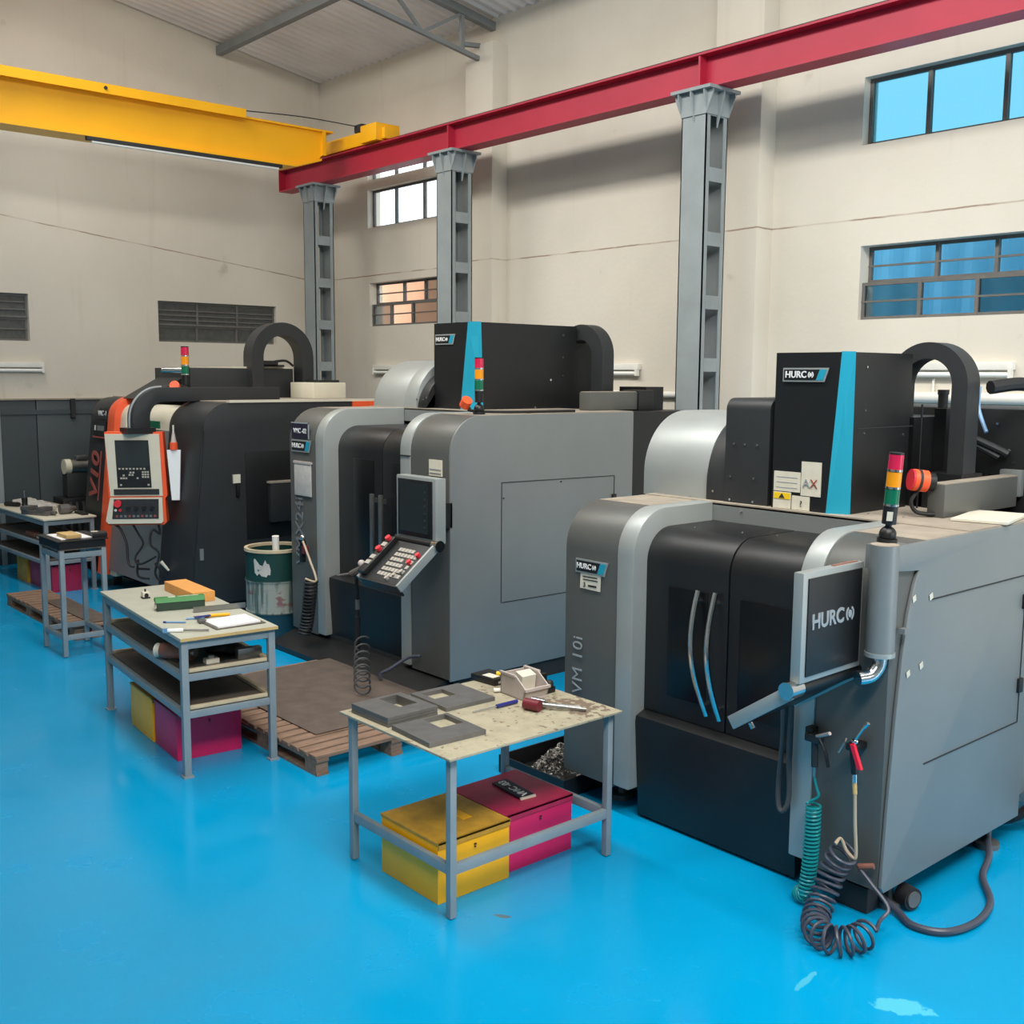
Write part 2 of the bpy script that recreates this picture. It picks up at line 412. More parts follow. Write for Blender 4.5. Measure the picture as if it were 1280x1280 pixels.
# ------------------------------------------------------------------ the hall
YW, XF = 9.4, -15.5
def struct(name, mb, m, **k): return tag(mb.build(name, m, None, **k), kind='structure')
struct('floor', MB().box(XF-.3, 6, -6.2, YW+.25, -.12, 0), FLOOR, flat=True)
def wall_cells(mb, put, u0, u1, v0, v1, holes):
    us = sorted({u0, u1, *[h[i] for h in holes for i in (0, 1)]}); vs = sorted({v0, v1, *[h[i] for h in holes for i in (2, 3)]})
    for a, b in zip(us, us[1:]):
        run = None
        for c, d in zip(vs, vs[1:]):
            if any(h[0] <= a and b <= h[1] and h[2] <= c and d <= h[3] for h in holes):
                if run: put(a, b, *run); run = None
            else: run = (run[0], d) if run else (c, d)
        if run: put(a, b, *run)
H_R = [(-5.8, -2.6, 4.77, 5.385), (-5.76, -2.6, 3.15, 3.84), (-14.15, -12.1, 4.80, 5.36), (-14.15, -12.1, 5.50, 5.95), (-14.12, -12.1, 3.33, 3.98)]
H_F = [(6.64, 8.56, 3.06, 3.65), (2.6, 4.83, 3.02, 3.65)]
b = MB(); wall_cells(b, lambda a, c, d, e: b.box(a, c, YW, YW+.24, d, e), XF-.25, 6, 0, 7.4, H_R)
struct('wall_right', b, WALLR, flat=True)
b = MB(); wall_cells(b, lambda a, c, d, e: b.box(XF-.24, XF, a, c, d, e), -6.2, YW, 0, 10.2, H_F)
struct('wall_far', b, WALLF, flat=True)
struct('wall_near', MB().box(5.8, 6, -6.2, YW, 0, 10.2), WALLR, flat=True)
struct('wall_left', MB().box(XF, 6, -6.2, -6, 0, 10.2), WALLR, flat=True)
for i, (x0, x1) in enumerate(((-11.47, -10.92), (-7.37, -6.78))):       # plastered pilasters of the side wall
    struct('trim_%d' % (i+1), MB().box(x0, x1, 9.15, YW+.02, 0, 6.78 if i == 0 else 7.1, .015), WALLR)
# slightly proud lower band of the side wall, up to the masonry joint
def roof_z(y): return 7.16+.168*(9.4-y)
b = MB(); n = 1000; P = []
for i in range(n+1):
    x = XF-.2+(21.4*i/n); dz = .013*(1 if i % 8 in (0, 1, 2) else (-1 if i % 8 in (4, 5, 6) else 0))
    P.append((x, dz))
vs = [(x, y, roof_z(y)+dz) for y in (9.62, -6.2) for x, dz in P]
b.geo(vs, [(i, i+1, n+1+i+1, n+1+i) for i in range(n)])
o = struct('ceiling', b, ROOF, flat=True)
# roof steel: lattice truss over the pilaster, rafter and purlins
b = thing('roof_truss', 'grey lattice roof truss ending at the wall pilaster above the red beam', 'truss', (-11.2, 9.1, 6.6))
def L(p, q, w=.05, h=.05): return MB().bar(p, q, w, h)
tz = lambda y: 6.62+.166*(9.1-y)
L((-11.2, 9.15, tz(9.15)), (-11.2, -5.9, tz(-5.9)), .055, .055).build('bottom_chord', TRUSS, b)
L((-11.2, 9.45, roof_z(9.45)-.11), (-11.2, -5.9, roof_z(-5.9)-.11), .09, .10).build('top_chord', TRUSS, b)
y = 8.88; up = True
L((-11.2, y, tz(y)), (-11.2, y, roof_z(y)-.1), .05, .05).build('web_post', TRUSS, b)
L((-11.2, 8.9, tz(8.9)+.09), (-11.2, 9.16, tz(8.9)+.12), .06, .05).build('stub', TRUSS, b)
while y > -4:
    y2 = y-.62
    if up: L((-11.2, y, roof_z(y)-.14), (-11.2, y2, tz(y2)), .04, .04).build('web_diagonal', TRUSS, b)
    else: L((-11.2, y, tz(y)), (-11.2, y2, roof_z(y2)-.14), .04, .04).build('web_diagonal', TRUSS, b)
    up = not up; y = y2
for y in (7.7,):
    tag(MB().bar((XF+.02, y, roof_z(y)-.12), (5.5, y, roof_z(y)-.12), .10, .12).build('roof_purlin', TRUSS), 'long grey roof purlin under the corrugated sheets' if y == 7.7 else 'grey roof purlin hidden above the hall', 'purlin', 'purlins of the roof')

# ------------------------------------------------------------------ dado of slate panels on the end wall
d = bpy.data.objects.new('trim_3', None); COL.objects.link(d); tag(d, kind='structure')
ORG[d] = Vector()
for i in range(11):
    y0 = 8.9-1.35*(i+1)
    MB().box(XF+.004, XF+.05, y0+.006, y0+1.344, .0, 2.235, .004).build('panel', DADO, d)
MB().box(XF, XF+.07, -5.95, 8.9, 2.03, 2.09).build('rail', DADO, d)
MB().box(XF, XF+.08, -5.95, 8.9, 2.225, 2.245).build('cap', DUST, d)
for y in (5.3, 6.55): MB().box(XF, XF+.11, y, y+.06, 1.98, 2.24).build('bracket', SEAM, d)

# ------------------------------------------------------------------ windows
def window(i, axis, w0, u0, u1, v0, v1, rows, inset=.09, fr=.03, mf=WFRAME):
    """rows: list of (v0, v1, [u cuts], [v bars], pane material, inset)"""
    o = bpy.data.objects.new('window_%d' % i, None); COL.objects.link(o); tag(o, kind='structure'); ORG[o] = Vector()
    def bx(mb, a, b_, c, d_, e, f):        # u range, depth range, v range
        if axis == 'y': return mb.box(a, b_, w0+c, w0+d_, e, f)
        return mb.box(w0-d_, w0-c, a, b_, e, f)
    for (a0, a1, cuts, bars, pm, ins) in rows:
        f = MB(); D = (ins, ins+.04)
        bx(f, u0, u1, *D, a0, a0+fr); bx(f, u0, u1, *D, a1-fr, a1); bx(f, u0, u0+fr, *D, a0+fr, a1-fr); bx(f, u1-fr, u1, *D, a0+fr, a1-fr)
        f.build('frame', mf, o)
        cs = [u0+fr*.5]+cuts+[u1-fr*.5]
        for c in cuts: bx(MB(), c-fr*.55, c+fr*.55, ins-.005, ins+.045, a0, a1).build('mullion', mf, o)
        for v in bars: bx(MB(), u0, u1, ins-.006, ins+.02, v-.009, v+.009).build('glazing_bar', mf, o)
        vb = [a0+fr*.5]+bars+[a1-fr*.5]
        for k, (p, q) in enumerate(zip(cs, cs[1:])):
            m = pm[k % len(pm)] if isinstance(pm, list) else pm
            for e, g in zip(vb, vb[1:]):
                bx(MB(), p, q, ins+.017, ins+.023, e, g).build('pane', m, o)
    return o
window(1, 'y', YW, -5.8, -2.6, 4.77, 5.385, [(4.77, 5.385, [-5.2, -4.5, -3.8], [], PFROST, .10)], fr=.035)
window(2, 'y', YW, -5.76, -2.6, 3.15, 3.84, [(3.50, 3.84, [-5.07, -4.52, -3.9], [3.66], PBLUE, .15), (3.15, 3.50, [-5.17, -4.63, -3.95], [3.32], [PDIM, PBLUE, PDIM, PDIM], .05)], fr=.03)
window(3, 'y', YW, -14.15, -12.1, 4.80, 5.36, [(4.80, 5.36, [-13.55, -12.85], [], PCLR, .10)], fr=.03)
window(4, 'y', YW, -14.15, -12.1, 5.50, 5.95, [(5.50, 5.95, [-13.55, -12.85], [], PCLR, .10)], fr=.03)
window(5, 'y', YW, -14.12, -12.1, 3.33, 3.98, [(3.66, 3.98, [-13.4, -12.87], [3.82], [PCLR, PCLR, PDIM], .13), (3.33, 3.66, [-13.62, -13.08], [3.50], [PDIM, PCLR, PDIM], .05)], fr=.028)
window(6, 'x', XF, 6.64, 8.56, 3.06, 3.65, [(3.30, 3.65, [7.27, 7.92], [3.38, 3.45, 3.52], MESHG, .06), (3.06, 3.30, [7.27, 7.92], [], MESHG, .09)], fr=.028)
window(7, 'x', XF, 2.6, 4.83, 3.02, 3.65, [(3.33, 3.65, [3.35, 4.1], [3.44, 3.54], MESHG, .06), (3.02, 3.33, [3.35, 4.1], [3.18], MESHG, .09)], fr=.028)
# what stands outside the windows
o = thing('corrugated_fence', 'blue corrugated sheet fence seen through the lower right window', 'fence', (-4, 10.6, 0))
for i in range(7):
    x0 = -7.2+.9*i; pts = []
    for k in range(19): pts.append((x0+.9*k/18, 10.6+.018*(1 if k % 6 in (0, 1) else (-1 if k % 6 in (3, 4) else 0))))
    bb = MB(); bb.geo([(x, y, z) for z in (0, 4.35) for x, y in pts], [(k, k+1, 19+k+1, 19+k) for k in range(18)])
    bb.build('sheet', FBLUE, o, flat=True)
tag(MB().box(-17.5, -11.2, 10.9, 11.1, 0, 4.3).build('boundary_wall', SALMON), 'salmon plastered outside wall behind the barred lower window', 'wall')
b = MB()
for i in range(260):
    c = Vector((random.uniform(-16.8, -15.0), random.uniform(11.9, 12.6), 5.02+random.gauss(0, .12)))
    a = Vector((random.gauss(0, 1), random.gauss(0, 1), random.gauss(0, 1))).normalized()*.07; d_ = a.orthogonal().normalized()*.03
    b.geo([c-a, c+d_, c+a, c-d_], [(0, 1, 2, 3)])
for i in range(9): b.tube([(-15.9, 12.2, 0), (-15.9+random.uniform(-.1, .1), 12.2, 3), (-15.9+random.uniform(-.7, .7), 12.2, 5)], .03, 5, 3)
tag(b.build('tree', LEAF, None, flat=True), 'green tree top outside the bright far window', 'tree')

# ------------------------------------------------------------------ crane runway: red beam on three grey lattice columns
t = thing('runway_beam', 'long crimson crane runway beam carried by the grey columns', 'beam', (-8, 8.47, 5.31))
x0, x1, yc = -14.95, 1.5, 8.47
for name, z0, z1, hw in (('bottom_flange', 5.31, 5.33, .115), ('top_flange', 5.62, 5.64, .115), ('web', 5.33, 5.62, .008)):
    MB().box(x0, x1, yc-hw, yc+hw, z0, z1).build(name, RED, t)
MB().box(x0+.05, x1, yc-.03, yc+.03, 5.64, 5.68, .006).build('rail', SEAM, t)
for x in (-10.83, -6.93): MB().box(x-.012, x+.012, yc-.105, yc+.105, 5.33, 5.62).build('splice_plate', RED, t)
MB().box(x0-.012, x0, yc-.115, yc+.115, 5.31, 5.64).build('end_plate', RED, t)
def column(x, lab):
    t = thing('crane_column', lab, 'column', (x, 8.47, 0), group='lattice columns under the runway beam')
    for y0, y1, s in ((8.31, 8.37, 1), (8.57, 8.63, -1)):        # two channels, webs outwards
        b = MB(); b.box(x-.15, x+.15, y0 if s > 0 else y1-.012, y0+.012 if s > 0 else y1, 0, 5.2)
        for e in (-.15, .138): b.box(x+e, x+e+.012, y0, y1, 0, 5.2)
        b.build('channel', COLG, t)
    for k in range(9):
        z = .25+.6*k
        for e in (-.15, .144): MB().box(x+e, x+e+.006, 8.372, 8.568, z, z+.13).build('batten', COLG, t)
    b = MB(); b.box(x-.24, x+.24, 8.24, 8.70, 5.275, 5.305); b.build('cap_plate', COLG, t)
    for yy in (8.298, 8.63): MB().prism([(x-.15, 5.06), (x+.15, 5.06), (x+.23, 5.24), (x+.23, 5.275), (x-.23, 5.275), (x-.23, 5.24)], 'y', yy, yy+.012).build('cap_flare', COLG, t)
    for xx in (x-.162, x+.15): MB().prism([(8.31, 5.06), (8.63, 5.06), (8.69, 5.24), (8.69, 5.275), (8.25, 5.275), (8.25, 5.24)], 'x', xx, xx+.012).build('cap_flare', COLG, t)
    for s in (-1, 1):
        MB().prism([(x+s*.15, 4.95), (x+s*.15, 5.275), (x+s*.23, 5.275), (x+s*.23, 5.24)], 'y', 8.46, 8.48).build('gusset', COLG, t)
        MB().prism([(8.47+s*.16, 5.0), (8.47+s*.16, 5.275), (8.47+s*.225, 5.275), (8.47+s*.225, 5.24)], 'x', x-.008, x+.008).build('gusset', COLG, t)
    MB().box(x-.25, x+.25, 8.2, 8.74, 0, .02).build('base_plate', COLG, t)
column(-6.93, 'grey lattice crane column between the two grey milling machines')
column(-10.83, 'grey lattice crane column in front of the wall pilaster')
column(-14.03, 'grey lattice crane column in the far corner under the end of the red beam')

# ------------------------------------------------------------------ yellow bridge crane
t = thing('bridge_crane', 'yellow overhead crane bridge girder resting on the red runway beam', 'crane', (-13.35, 2, 5.3))
MB().prism([(-5.9, 5.37), (7.6, 5.37), (8.0, 5.5), (8.12, 5.66), (8.12, 5.86), (-5.9, 5.86)], 'x', -13.45, -13.21).build('web_box', YEL, t)
MB().prism([(-5.9, 5.345), (7.6, 5.345), (8.0, 5.47), (8.0, 5.50), (7.6, 5.37), (-5.9, 5.37)], 'x', -13.52, -13.14).build('bottom_flange', YEL, t)
MB().box(-13.5, -13.16, -5.9, 8.2, 5.86, 5.885).build('top_flange', YEL, t)
MB().prism([(-13.16, 5.95), (-13.06, 5.95), (-13.06, 5.84), (-13.075, 5.84), (-13.075, 5.93), (-13.16, 5.93)], 'y', -5.9, 6.85).build('edge_angle', YEL, t)
MB().box(-13.5, -13.16, -5.9, 6.85, 5.885, 5.93).build('cover_plate', YEL, t)
MB().cyl((-13.06, 5.05, 5.9), (-13.045, 5.05, 5.9), .02).build('bolt', SEAM, t)
MB().box(-13.21, -13.16, 8.03, 8.08, 5.55, 5.86).build('stiffener', YEL, t)
e = MB().box(-14.3, -12.35, 8.36, 8.58, 5.66, 5.835, .012).build('end_carriage', YEL, t)
MB().box(-12.62, -12.25, 8.28, 8.66, 5.655, 5.88, .01).build('end_cover', YEL, e)
MB().box(-12.25, -12.17, 8.36, 8.58, 5.67, 5.82, .02).build('buffer', YEL, e)
for x in (-14.0, -12.7): MB().cyl((x, 8.40, 5.72), (x, 8.54, 5.72), .04, 20).build('wheel', SEAM, e)
MB().box(-12.9, -12.72, 8.36, 8.5, 5.84, 5.95, .02).build('limit_switch', SEAM, t)
MB().tube([(-13.15, 6.9, 5.95), (-13.1, 7.7, 5.99), (-12.82, 8.36, 5.92)], .008, 6).build('cable', SEAM, t)
def tube_light(lab, p, q, up=(0, 0, 1), out=(0, -1, 0), group=None, stem=True):
    p, q, out = Vector(p), Vector(q), Vector(out)
    t = thing('tube_light', lab, 'lamp', tuple((p+q)/2), group=group)
    MB().bar(p+out*.035+Vector((0, 0, .03)), q+out*.035+Vector((0, 0, .03)), .07, .07, bev=.006).build('housing', WHITE, t)
    d = (q-p).normalized()
    MB().cyl(p+out*.06+d*.03-Vector((0, 0, .045)), q+out*.06-d*.03-Vector((0, 0, .045)), .022, 12).build('tube', TUBEW, t)
    for c in (p+d*.02, q-d*.02): MB().bar(c+out*.06-d*.015-Vector((0, 0, .03)), c+out*.06+d*.015-Vector((0, 0, .03)), .05, .09).build('end_cap', WHITE, t)
    return t
g = 'fluorescent tube lights on the walls'
tube_light('wall tube light right of the tall arch duct of the nearest machine', (-5.35, YW, 2.68), (-4.22, YW, 2.68), group=g)
tube_light('wall tube light behind the middle machine head', (-9.7, YW, 2.68), (-8.52, YW, 2.68), group=g)
tube_light('faint wall tube light above the silver drum cover of the middle machine', (-13.95, YW, 2.68), (-13.1, YW, 2.68), group=g)
tube_light('white tube light on the far wall above the slate panels', (XF, 4.0, 2.67), (XF, 4.98, 2.67), out=(1, 0, 0), group=g)
t = thing('tube_light', 'slim white tube light hanging under the yellow crane girder', 'lamp', (-13.17, 6, 5.33))
MB().box(-13.2, -13.14, 4.84, 7.4, 5.30, 5.344, .004).build('housing', SEAM, t)
MB().cyl((-13.165, 4.9, 5.29), (-13.165, 7.35, 5.29), .018).build('tube', TUBEW, t)
b = MB(); b.cyl((-6.0, 9.36, 2.43), (-2.0, 9.36, 2.43), .05, 12); b.cyl((-9.9, 9.36, 2.40), (-7.4, 9.36, 2.40), .035, 12)
tag(b.build('wall_conduit', WHITE), 'pale pipe along the right wall behind the machines', 'pipe')
tag(MB().tube([(-4.95, YW-.02, 2.6), (-4.95, YW-.02, 2.47)], .012).build('wall_conduit', WHITE), 'thin vertical conduit below the right wall tube light', 'pipe')
tag(MB().box(XF+.08, XF+.13, 4.30, 4.365, 0, 2.2, .01).build('post', COLG), 'pale grey post standing against the slate panels at far left', 'post')
# ------------------------------------------------------------------ grey milling machines
def profile(Yf, zt, R, Yb, zb, n=10):
    return [(Yb, zb), (Yf, zb)]+[(Yf+R-R*cos(radians(90*i/n)), zt-R+R*sin(radians(90*i/n))) for i in range(n+1)]+[(Yb, zt)]
def screws(parent, pts, nrm, r=.008, m=None):
    b = MB(); n = Vector(nrm).normalized()
    for p in pts: b.cyl(Vector(p), Vector(p)+n*.005, r, 6)
    b.build('screws', m or CHROME, parent, kind='stuff')
def stack_light(parent, x, y, z, h, lean=(.0, 0), sticker=False, rk=.78):
    q = h/10.; d = Vector((lean[0], lean[1], 1)).normalized(); o = Vector((x, y, z)); r = q*rk
    p = MB(); p.ball(o+d*q*.9, q*.95); p.cyl(o, o+d*.02, r*1.4); p.cyl(o+d*q*1.6, o+d*q*2.2, r*.45); p.cyl(o+d*q*2.1, o+d*q*4.1, r)
    p = p.build('signal_tower', BLACK, parent)
    for k, m in enumerate((LOGRN, LOAMB, LORED)):
        MB().cyl(o+d*q*(4.35+1.9*k), o+d*q*(5.95+1.9*k), r*1.02).build('lamp', m, p)
        MB().cyl(o+d*q*(4.1+1.9*k), o+d*q*(4.35+1.9*k), r*1.06).build('collar', CHROME, p)
    MB().cyl(o+d*q*9.75, o+d*q*9.95, r*1.0).build('cap', BLACK, p)
    if sticker: MB().obox(o+d*q*3.0+Vector((.5, -.86, 0))*r*.98, Vector((.86, .5, 0))*r*.4, d*q*.5, Vector((.5, -.86, 0))*.004).build('sticker', LABEL, p)
    return p
def hurco(lab, X0, X1, xs, xd0, xd1, xb, Y0, zt, zb, zd, Yb, R, side, wins, seamx, handles, Ycross, g=.105, pin=.12):
    t = thing('milling_machine', lab, 'machine', ((X0+X1)/2, Y0+.6, 0))
    MB().prism(profile(Y0, zt, R, Yb, zb), 'x', X0, xs-.002, .006).build('left_pillar', GREY, t)
    MB().prism(profile(Y0-.008, zt+.006, R, Ycross, zb+.02), 'x', xs, xd0, .012).build('silver_band', SILVER, t)
    MB().prism(profile(Y0-.008, zt+.006, R, Ycross, zb+.02), 'x', xd1, xb, .012).build('silver_band', SILVER, t)
    MB().prism(profile(Y0, zt, R, Yb, zb), 'x', xb+.002, X1-.02, .004).build('right_pillar', GREY, t)
    MB().prism(side, 'x', X1-.018, X1, .004).build('side_panel', GREYS, t)
    MB().box(X0+.04, X1-.03, Y0+.42, Yb-.01, zb+.02, zt-.16).build('inner_body', BLACK, t)
    MB().box(xd0-.01, xd1+.01, Ycross, Ycross+.05, zt-.12, zt).build('crossbar', GREYS, t)
    b = MB(); b.box(X0+.01, X1-.01, Ycross+.0, Yb, zt-.01, zt+.008); b.box(X0+.01, xs-.01, Y0+R, Ycross, zt-.01, zt+.003); b.box(xb+.01, X1-.01, Y0+R, Ycross, zt-.01, zt+.003)
    b.build('roof', DUST, t, label='dusty beige top sheet')
    for k, (a, c) in enumerate(((xd0, seamx-.004), (seamx+.004, xd1))):
        d = MB().prism(profile(Y0+g, zt-g, R*.72, Ycross+.02, zd), 'x', a, c, .008).build('door', BLACK, t)
        w0, w1, z0, z1 = wins[k]
        pts = [(w0, z0), (w1, z0), (w1, z1), (w0, z1)]
        MB().box(w0, w1, Y0+g-.006, Y0+g+.01, z0, z1, .004).build('window_pane', BGLASS, d)
        hx = handles[k]
        if len(hx) == 6:      # bowed tube
            xa, xz, z0, z1, bow, r = hx
            P = [(xa+(xz-xa)*(i/12)**1.4-.012*sin(pi*i/12), Y0+g-.03-bow*sin(pi*i/12), z1+(z0-z1)*i/12) for i in range(13)]
            h = MB().tube(P, r, 10, raw=True).build('handle', CHROME, d)
            for q in (P[1], P[-2]): MB().cyl((q[0], Y0+g, q[2]), q, r*.7, 8).build('standoff', CHROME, h)
        else:
            xa, z0, z1 = hx
            h = MB().box(xa-.022, xa+.022, Y0+g-.07, Y0+g-.04, z0, z1, .008).build('handle', STEEL, d)
            for z in (z0+.06, z1-.06): MB().box(xa-.01, xa+.01, Y0+g-.045, Y0+g, z-.02, z+.02).build('standoff', STEEL, h)
    MB().prism([(Y0+.07, .02), (Y0+.03, zd-.07), (Y0+.035, zd-.03), (Y0+g, zd-.005), (Y0+.35, zd-.005), (Y0+.35, .02)], 'x', xd0+.004, xd1-.004, .004).build('apron', BLACK, t)
    MB().box(X0+.15, X1-pin, Y0+(.26 if pin > .1 else .06), Yb-.05, .0 if pin < .1 else .06, zb+.05).build('plinth', SEAM, t)
    for x in (X0+.3, X1-.08):
        for y in (Y0+.22, Yb-.2):
            f = MB(); f.cyl((x, y, 0), (x, y, .03), .07, 14); f.cyl((x, y, .03), (x, y, zb+.04), .025, 10); f.build('levelling_foot', DSTEEL, t)
    return t
def head_box(t, x0, x1, y0, y1, z0, z1, ct, cb):
    """black head cover whose front right corner is a teal chamfer that widens downwards"""
    s = [(x0, y0), (x1-ct, y0), (x1, y0+ct*.9), (x1, y1), (x0, y1)]; e = [(x0, y0), (x1-cb, y0), (x1, y0+cb*.55), (x1, y1), (x0, y1)]
    b = MB(); v, f = b.geo([(x, y, z0) for x, y in e]+[(x, y, z1) for x, y in s],
        [(4, 3, 2, 1, 0), (5, 6, 7, 8, 9), (0, 1, 6, 5), (1, 2, 7, 6), (2, 3, 8, 7), (3, 4, 9, 8), (4, 0, 5, 9)])
    h = b.build('head_cover', BLACK, t, flat=True)
    o = .012
    b = MB(); n = Vector((.7, -.7, 0))*.006
    P = [Vector((x1-cb, y0, z0)), Vector((x1, y0+cb*.55, z0)), Vector((x1, y0+ct*.9, z1+.004)), Vector((x1-ct, y0, z1+.004))]
    b.geo([p-n*.4 for p in P]+[p+n for p in P], [(3, 2, 1, 0), (4, 5, 6, 7), (0, 1, 5, 4), (1, 2, 6, 5), (2, 3, 7, 6), (3, 0, 4, 7)])
    b.build('corner_strip', TEAL, h, label='teal corner strip')
    return h
def arch_duct(t, axis, c, plane0, plane1, ro, ri, zc, leg0, leg1, m=None, n=22):
    """flat arched cable duct: half ring with two straight legs"""
    pts = [(c-ro, leg0)]+[(c+ro*cos(radians(180-180*i/n)), zc+ro*sin(radians(180-180*i/n))) for i in range(n+1)]+[(c+ro, leg1), (c+ri, leg1)]
    pts += [(c+ri*cos(radians(180*i/n)), zc+ri*sin(radians(180*i/n))) for i in range(n+1)]+[(c-ri, leg0)]
    b = MB(); k = len(pts)
    f = (lambda u, v, w_: (u, w_, v)) if axis == 'y' else (lambda u, v, w_: (w_, u, v))
    out = [pts[0]]+pts[1:n+2]+[pts[n+2]]; inn = [pts[-1]]+pts[n+4:n+4+n+1][::-1]+[pts[n+3]]
    N = len(out); vs = []
    for w_ in (plane0, plane1): vs += [f(u, v, w_) for u, v in out]+[f(u, v, w_) for u, v in inn]
    fs = []
    for i in range(N-1):
        fs += [(i, i+1, N+i+1, N+i), (2*N+i, 2*N+i+1, 3*N+i+1, 3*N+i), (i, i+1, 2*N+i+1, 2*N+i), (N+i, N+i+1, 3*N+i+1, 3*N+i)]
    fs += [(0, N, 3*N, 2*N), (N-1, 2*N-1, 4*N-1, 3*N-1)]
    b.geo(vs, fs); return b.build('cable_duct', m or CHAR, t)
def seam(t, pts, w_=.006, d=(1, 0, 0)):
    b = MB()
    for p, q in pts: b.bar(p, q, w_, w_, up=d)
    b.build('seam', SEAM, t)

# ---------------- nearest machine
A_side = [(6.02, .15), (4.585, .15), (4.562, .18), (4.585, .6), (4.615, 1.0), (4.645, 1.3), (4.68, 1.5), (4.725, 1.64), (4.76, 1.70), (4.58, 1.715), (4.50, 1.72), (4.50, 1.835), (6.02, 1.835)]
A = hurco('nearest grey milling machine with bowed chrome door handles and swung out console', -4.72, -2.53, -4.285, -4.155, -3.05, -2.93, 4.56, 1.835, .16, .66, 6.02, .27, A_side,
    [(-3.98, -3.70, .78, 1.42), (-3.48, -3.12, .78, 1.42)], -3.56, [(-3.745, -3.665, .74, 1.43, .07, .016), (-3.625, -3.575, .735, 1.435, .07, .016)], 5.26)
X = -2.529
seam(A, [((X, 4.88, 1.545), (X, 6.0, 1.545)), ((X, 4.90, .72), (X, 5.92, .72)), ((X, 5.92, .72), (X, 5.92, 1.545))])
for z in (1.40, .93): MB().box(-2.535, -2.515, 5.89, 5.94, z-.04, z+.04, .004).build('latch', BLACK, A)
for y, z in ((4.72, 1.57), (4.88, 1.56), (4.82, 1.23), (4.70, 1.21)): MB().obox((-2.526, y, z), (.001, 0, 0), (0, .014, .006), (0, -.004, .014)).build('tape_scrap', LABEL, A)
# pillar badges and lettering
fr = F((-4.49, 4.556, 1.465), (1, 0, 0), (0, 0, 1))
plate(A, fr, .27, .085)
p = MB().fprism([(-.09, -.045), (.08, -.05), (.085, .05), (-.085, .05)], F((-4.50, 4.556, 1.375), (1, 0, .02), (0, 0, 1)), 0, .002).build('label', LABEL, A)
for x0, x1, z0, z1 in ((-.065, .055, .026, .032), (-.065, .06, .008, .014), (-.02, .05, -.03, -.018)): MB().fprism([(x0, z0), (x1, z0), (x1, z1), (x0, z1)], F((-4.50, 4.553, 1.375), (1, 0, .02), (0, 0, 1)), 0, .001).build('print', SEAM, p)
text(p, '3', .04, SEAM, (-4.55, 4.553, 1.352), (1, 0, .02), (0, 0, 1), .01)
text(A, 'VM 10i', .118, LGREY, (-4.60, 4.556, .845), (0, 0, 1), (-1, 0, 0), .0, spacing=1.08)
# head
h = head_box(A, -3.76, -3.28, 5.30, 5.96, 1.835, 2.74, .055, .115)
plate(h, F((-3.555, 5.296, 2.615), (1, 0, 0), (0, 0, 1)), .30, .078)
for x0, x1, z0, z1, m, s in ((-3.745, -3.565, 1.945, 2.06, LABEL, 0), (-3.56, -3.43, 1.93, 2.125, LABEL, 1), (-3.745, -3.625, 1.845, 1.94, LABEL, 2), (-3.618, -3.50, 1.845, 1.925, LABEL, 3)):
    q = MB().box(x0, x1, 5.296, 5.302, z0, z1).build('notice', m, h)
    if s == 0:
        for k in range(3): MB().box(x0+.02, x1-.02, 5.295, 5.297, z0+.02+.03*k, z0+.024+.03*k).build('print', LGREY, q)
    if s == 1: text(q, 'X', .07, LRED, (-3.475, 5.295, 2.0), (1, 0, 0), (0, 0, 1)); text(q, 'A', .07, LGREY, (-3.525, 5.295, 2.0), (1, 0, 0), (0, 0, 1))
    if s == 2: 
        MB().box(x0+.004, x1-.004, 5.294, 5.297, z1-.04, z1-.004).build('warning_strip', YLAB, q)
        MB().prism([(-3.705, 1.906), (-3.665, 1.906), (-3.685, 1.932)], 'y', 5.292, 5.296).build('triangle', SEAM, q)
    if s == 3: text(q, '?', .05, SEAM, (-3.555, 5.295, 1.88), (1, 0, 0), (0, 0, 1))
seam(A, [((-3.279, 5.40, 2.32), (-3.279, 6.0, 2.32))], .005)
screws(h, [(-3.28, 5.47, 2.66), (-3.28, 5.47, 2.42), (-3.28, 5.47, 2.29), (-3.28, 5.9, 2.27), (-3.28, 5.9, 2.05)], (1, 0, 0), .007)
# tool changer covers left of the head
MB().prism(profile(5.34, 2.375, .40, 6.0, 1.83, 14), 'x', -4.80, -4.27, .006).build('drum_cover', SILVER, A)
MB().prism(profile(5.325, 2.36, .42, 6.0, 1.83, 14), 'x', -4.265, -4.11, .004).build('drum_flange', CHAR, A)
MB().prism(profile(5.315, 2.475, .07, 6.0, 1.83, 6), 'x', -4.12, -3.80, .004).build('changer_cover', CHAR, A)
screws(A, [(x, 5.312, z) for x, z in ((-4.05, 2.2), (-3.97, 2.2), (-3.88, 2.2), (-4.07, 2.0), (-3.9, 2.0), (-4.2, 1.9), (-4.07, 1.86), (-3.9, 1.86))], (0, -1, 0), .008)
screws(A, [(x, 5.32+.02*i, 1.848) for i, x in enumerate((-4.6, -4.4, -4.0, -3.8, -3.6, -3.2, -3.0))], (0, 0, 1), .007)
screws(A, [(-4.0, 4.9, 1.73), (-3.7, 4.95, 1.73), (-3.5, 5.0, 1.73), (-3.94, 5.255, 1.80)], (0, 0, 1), .008)
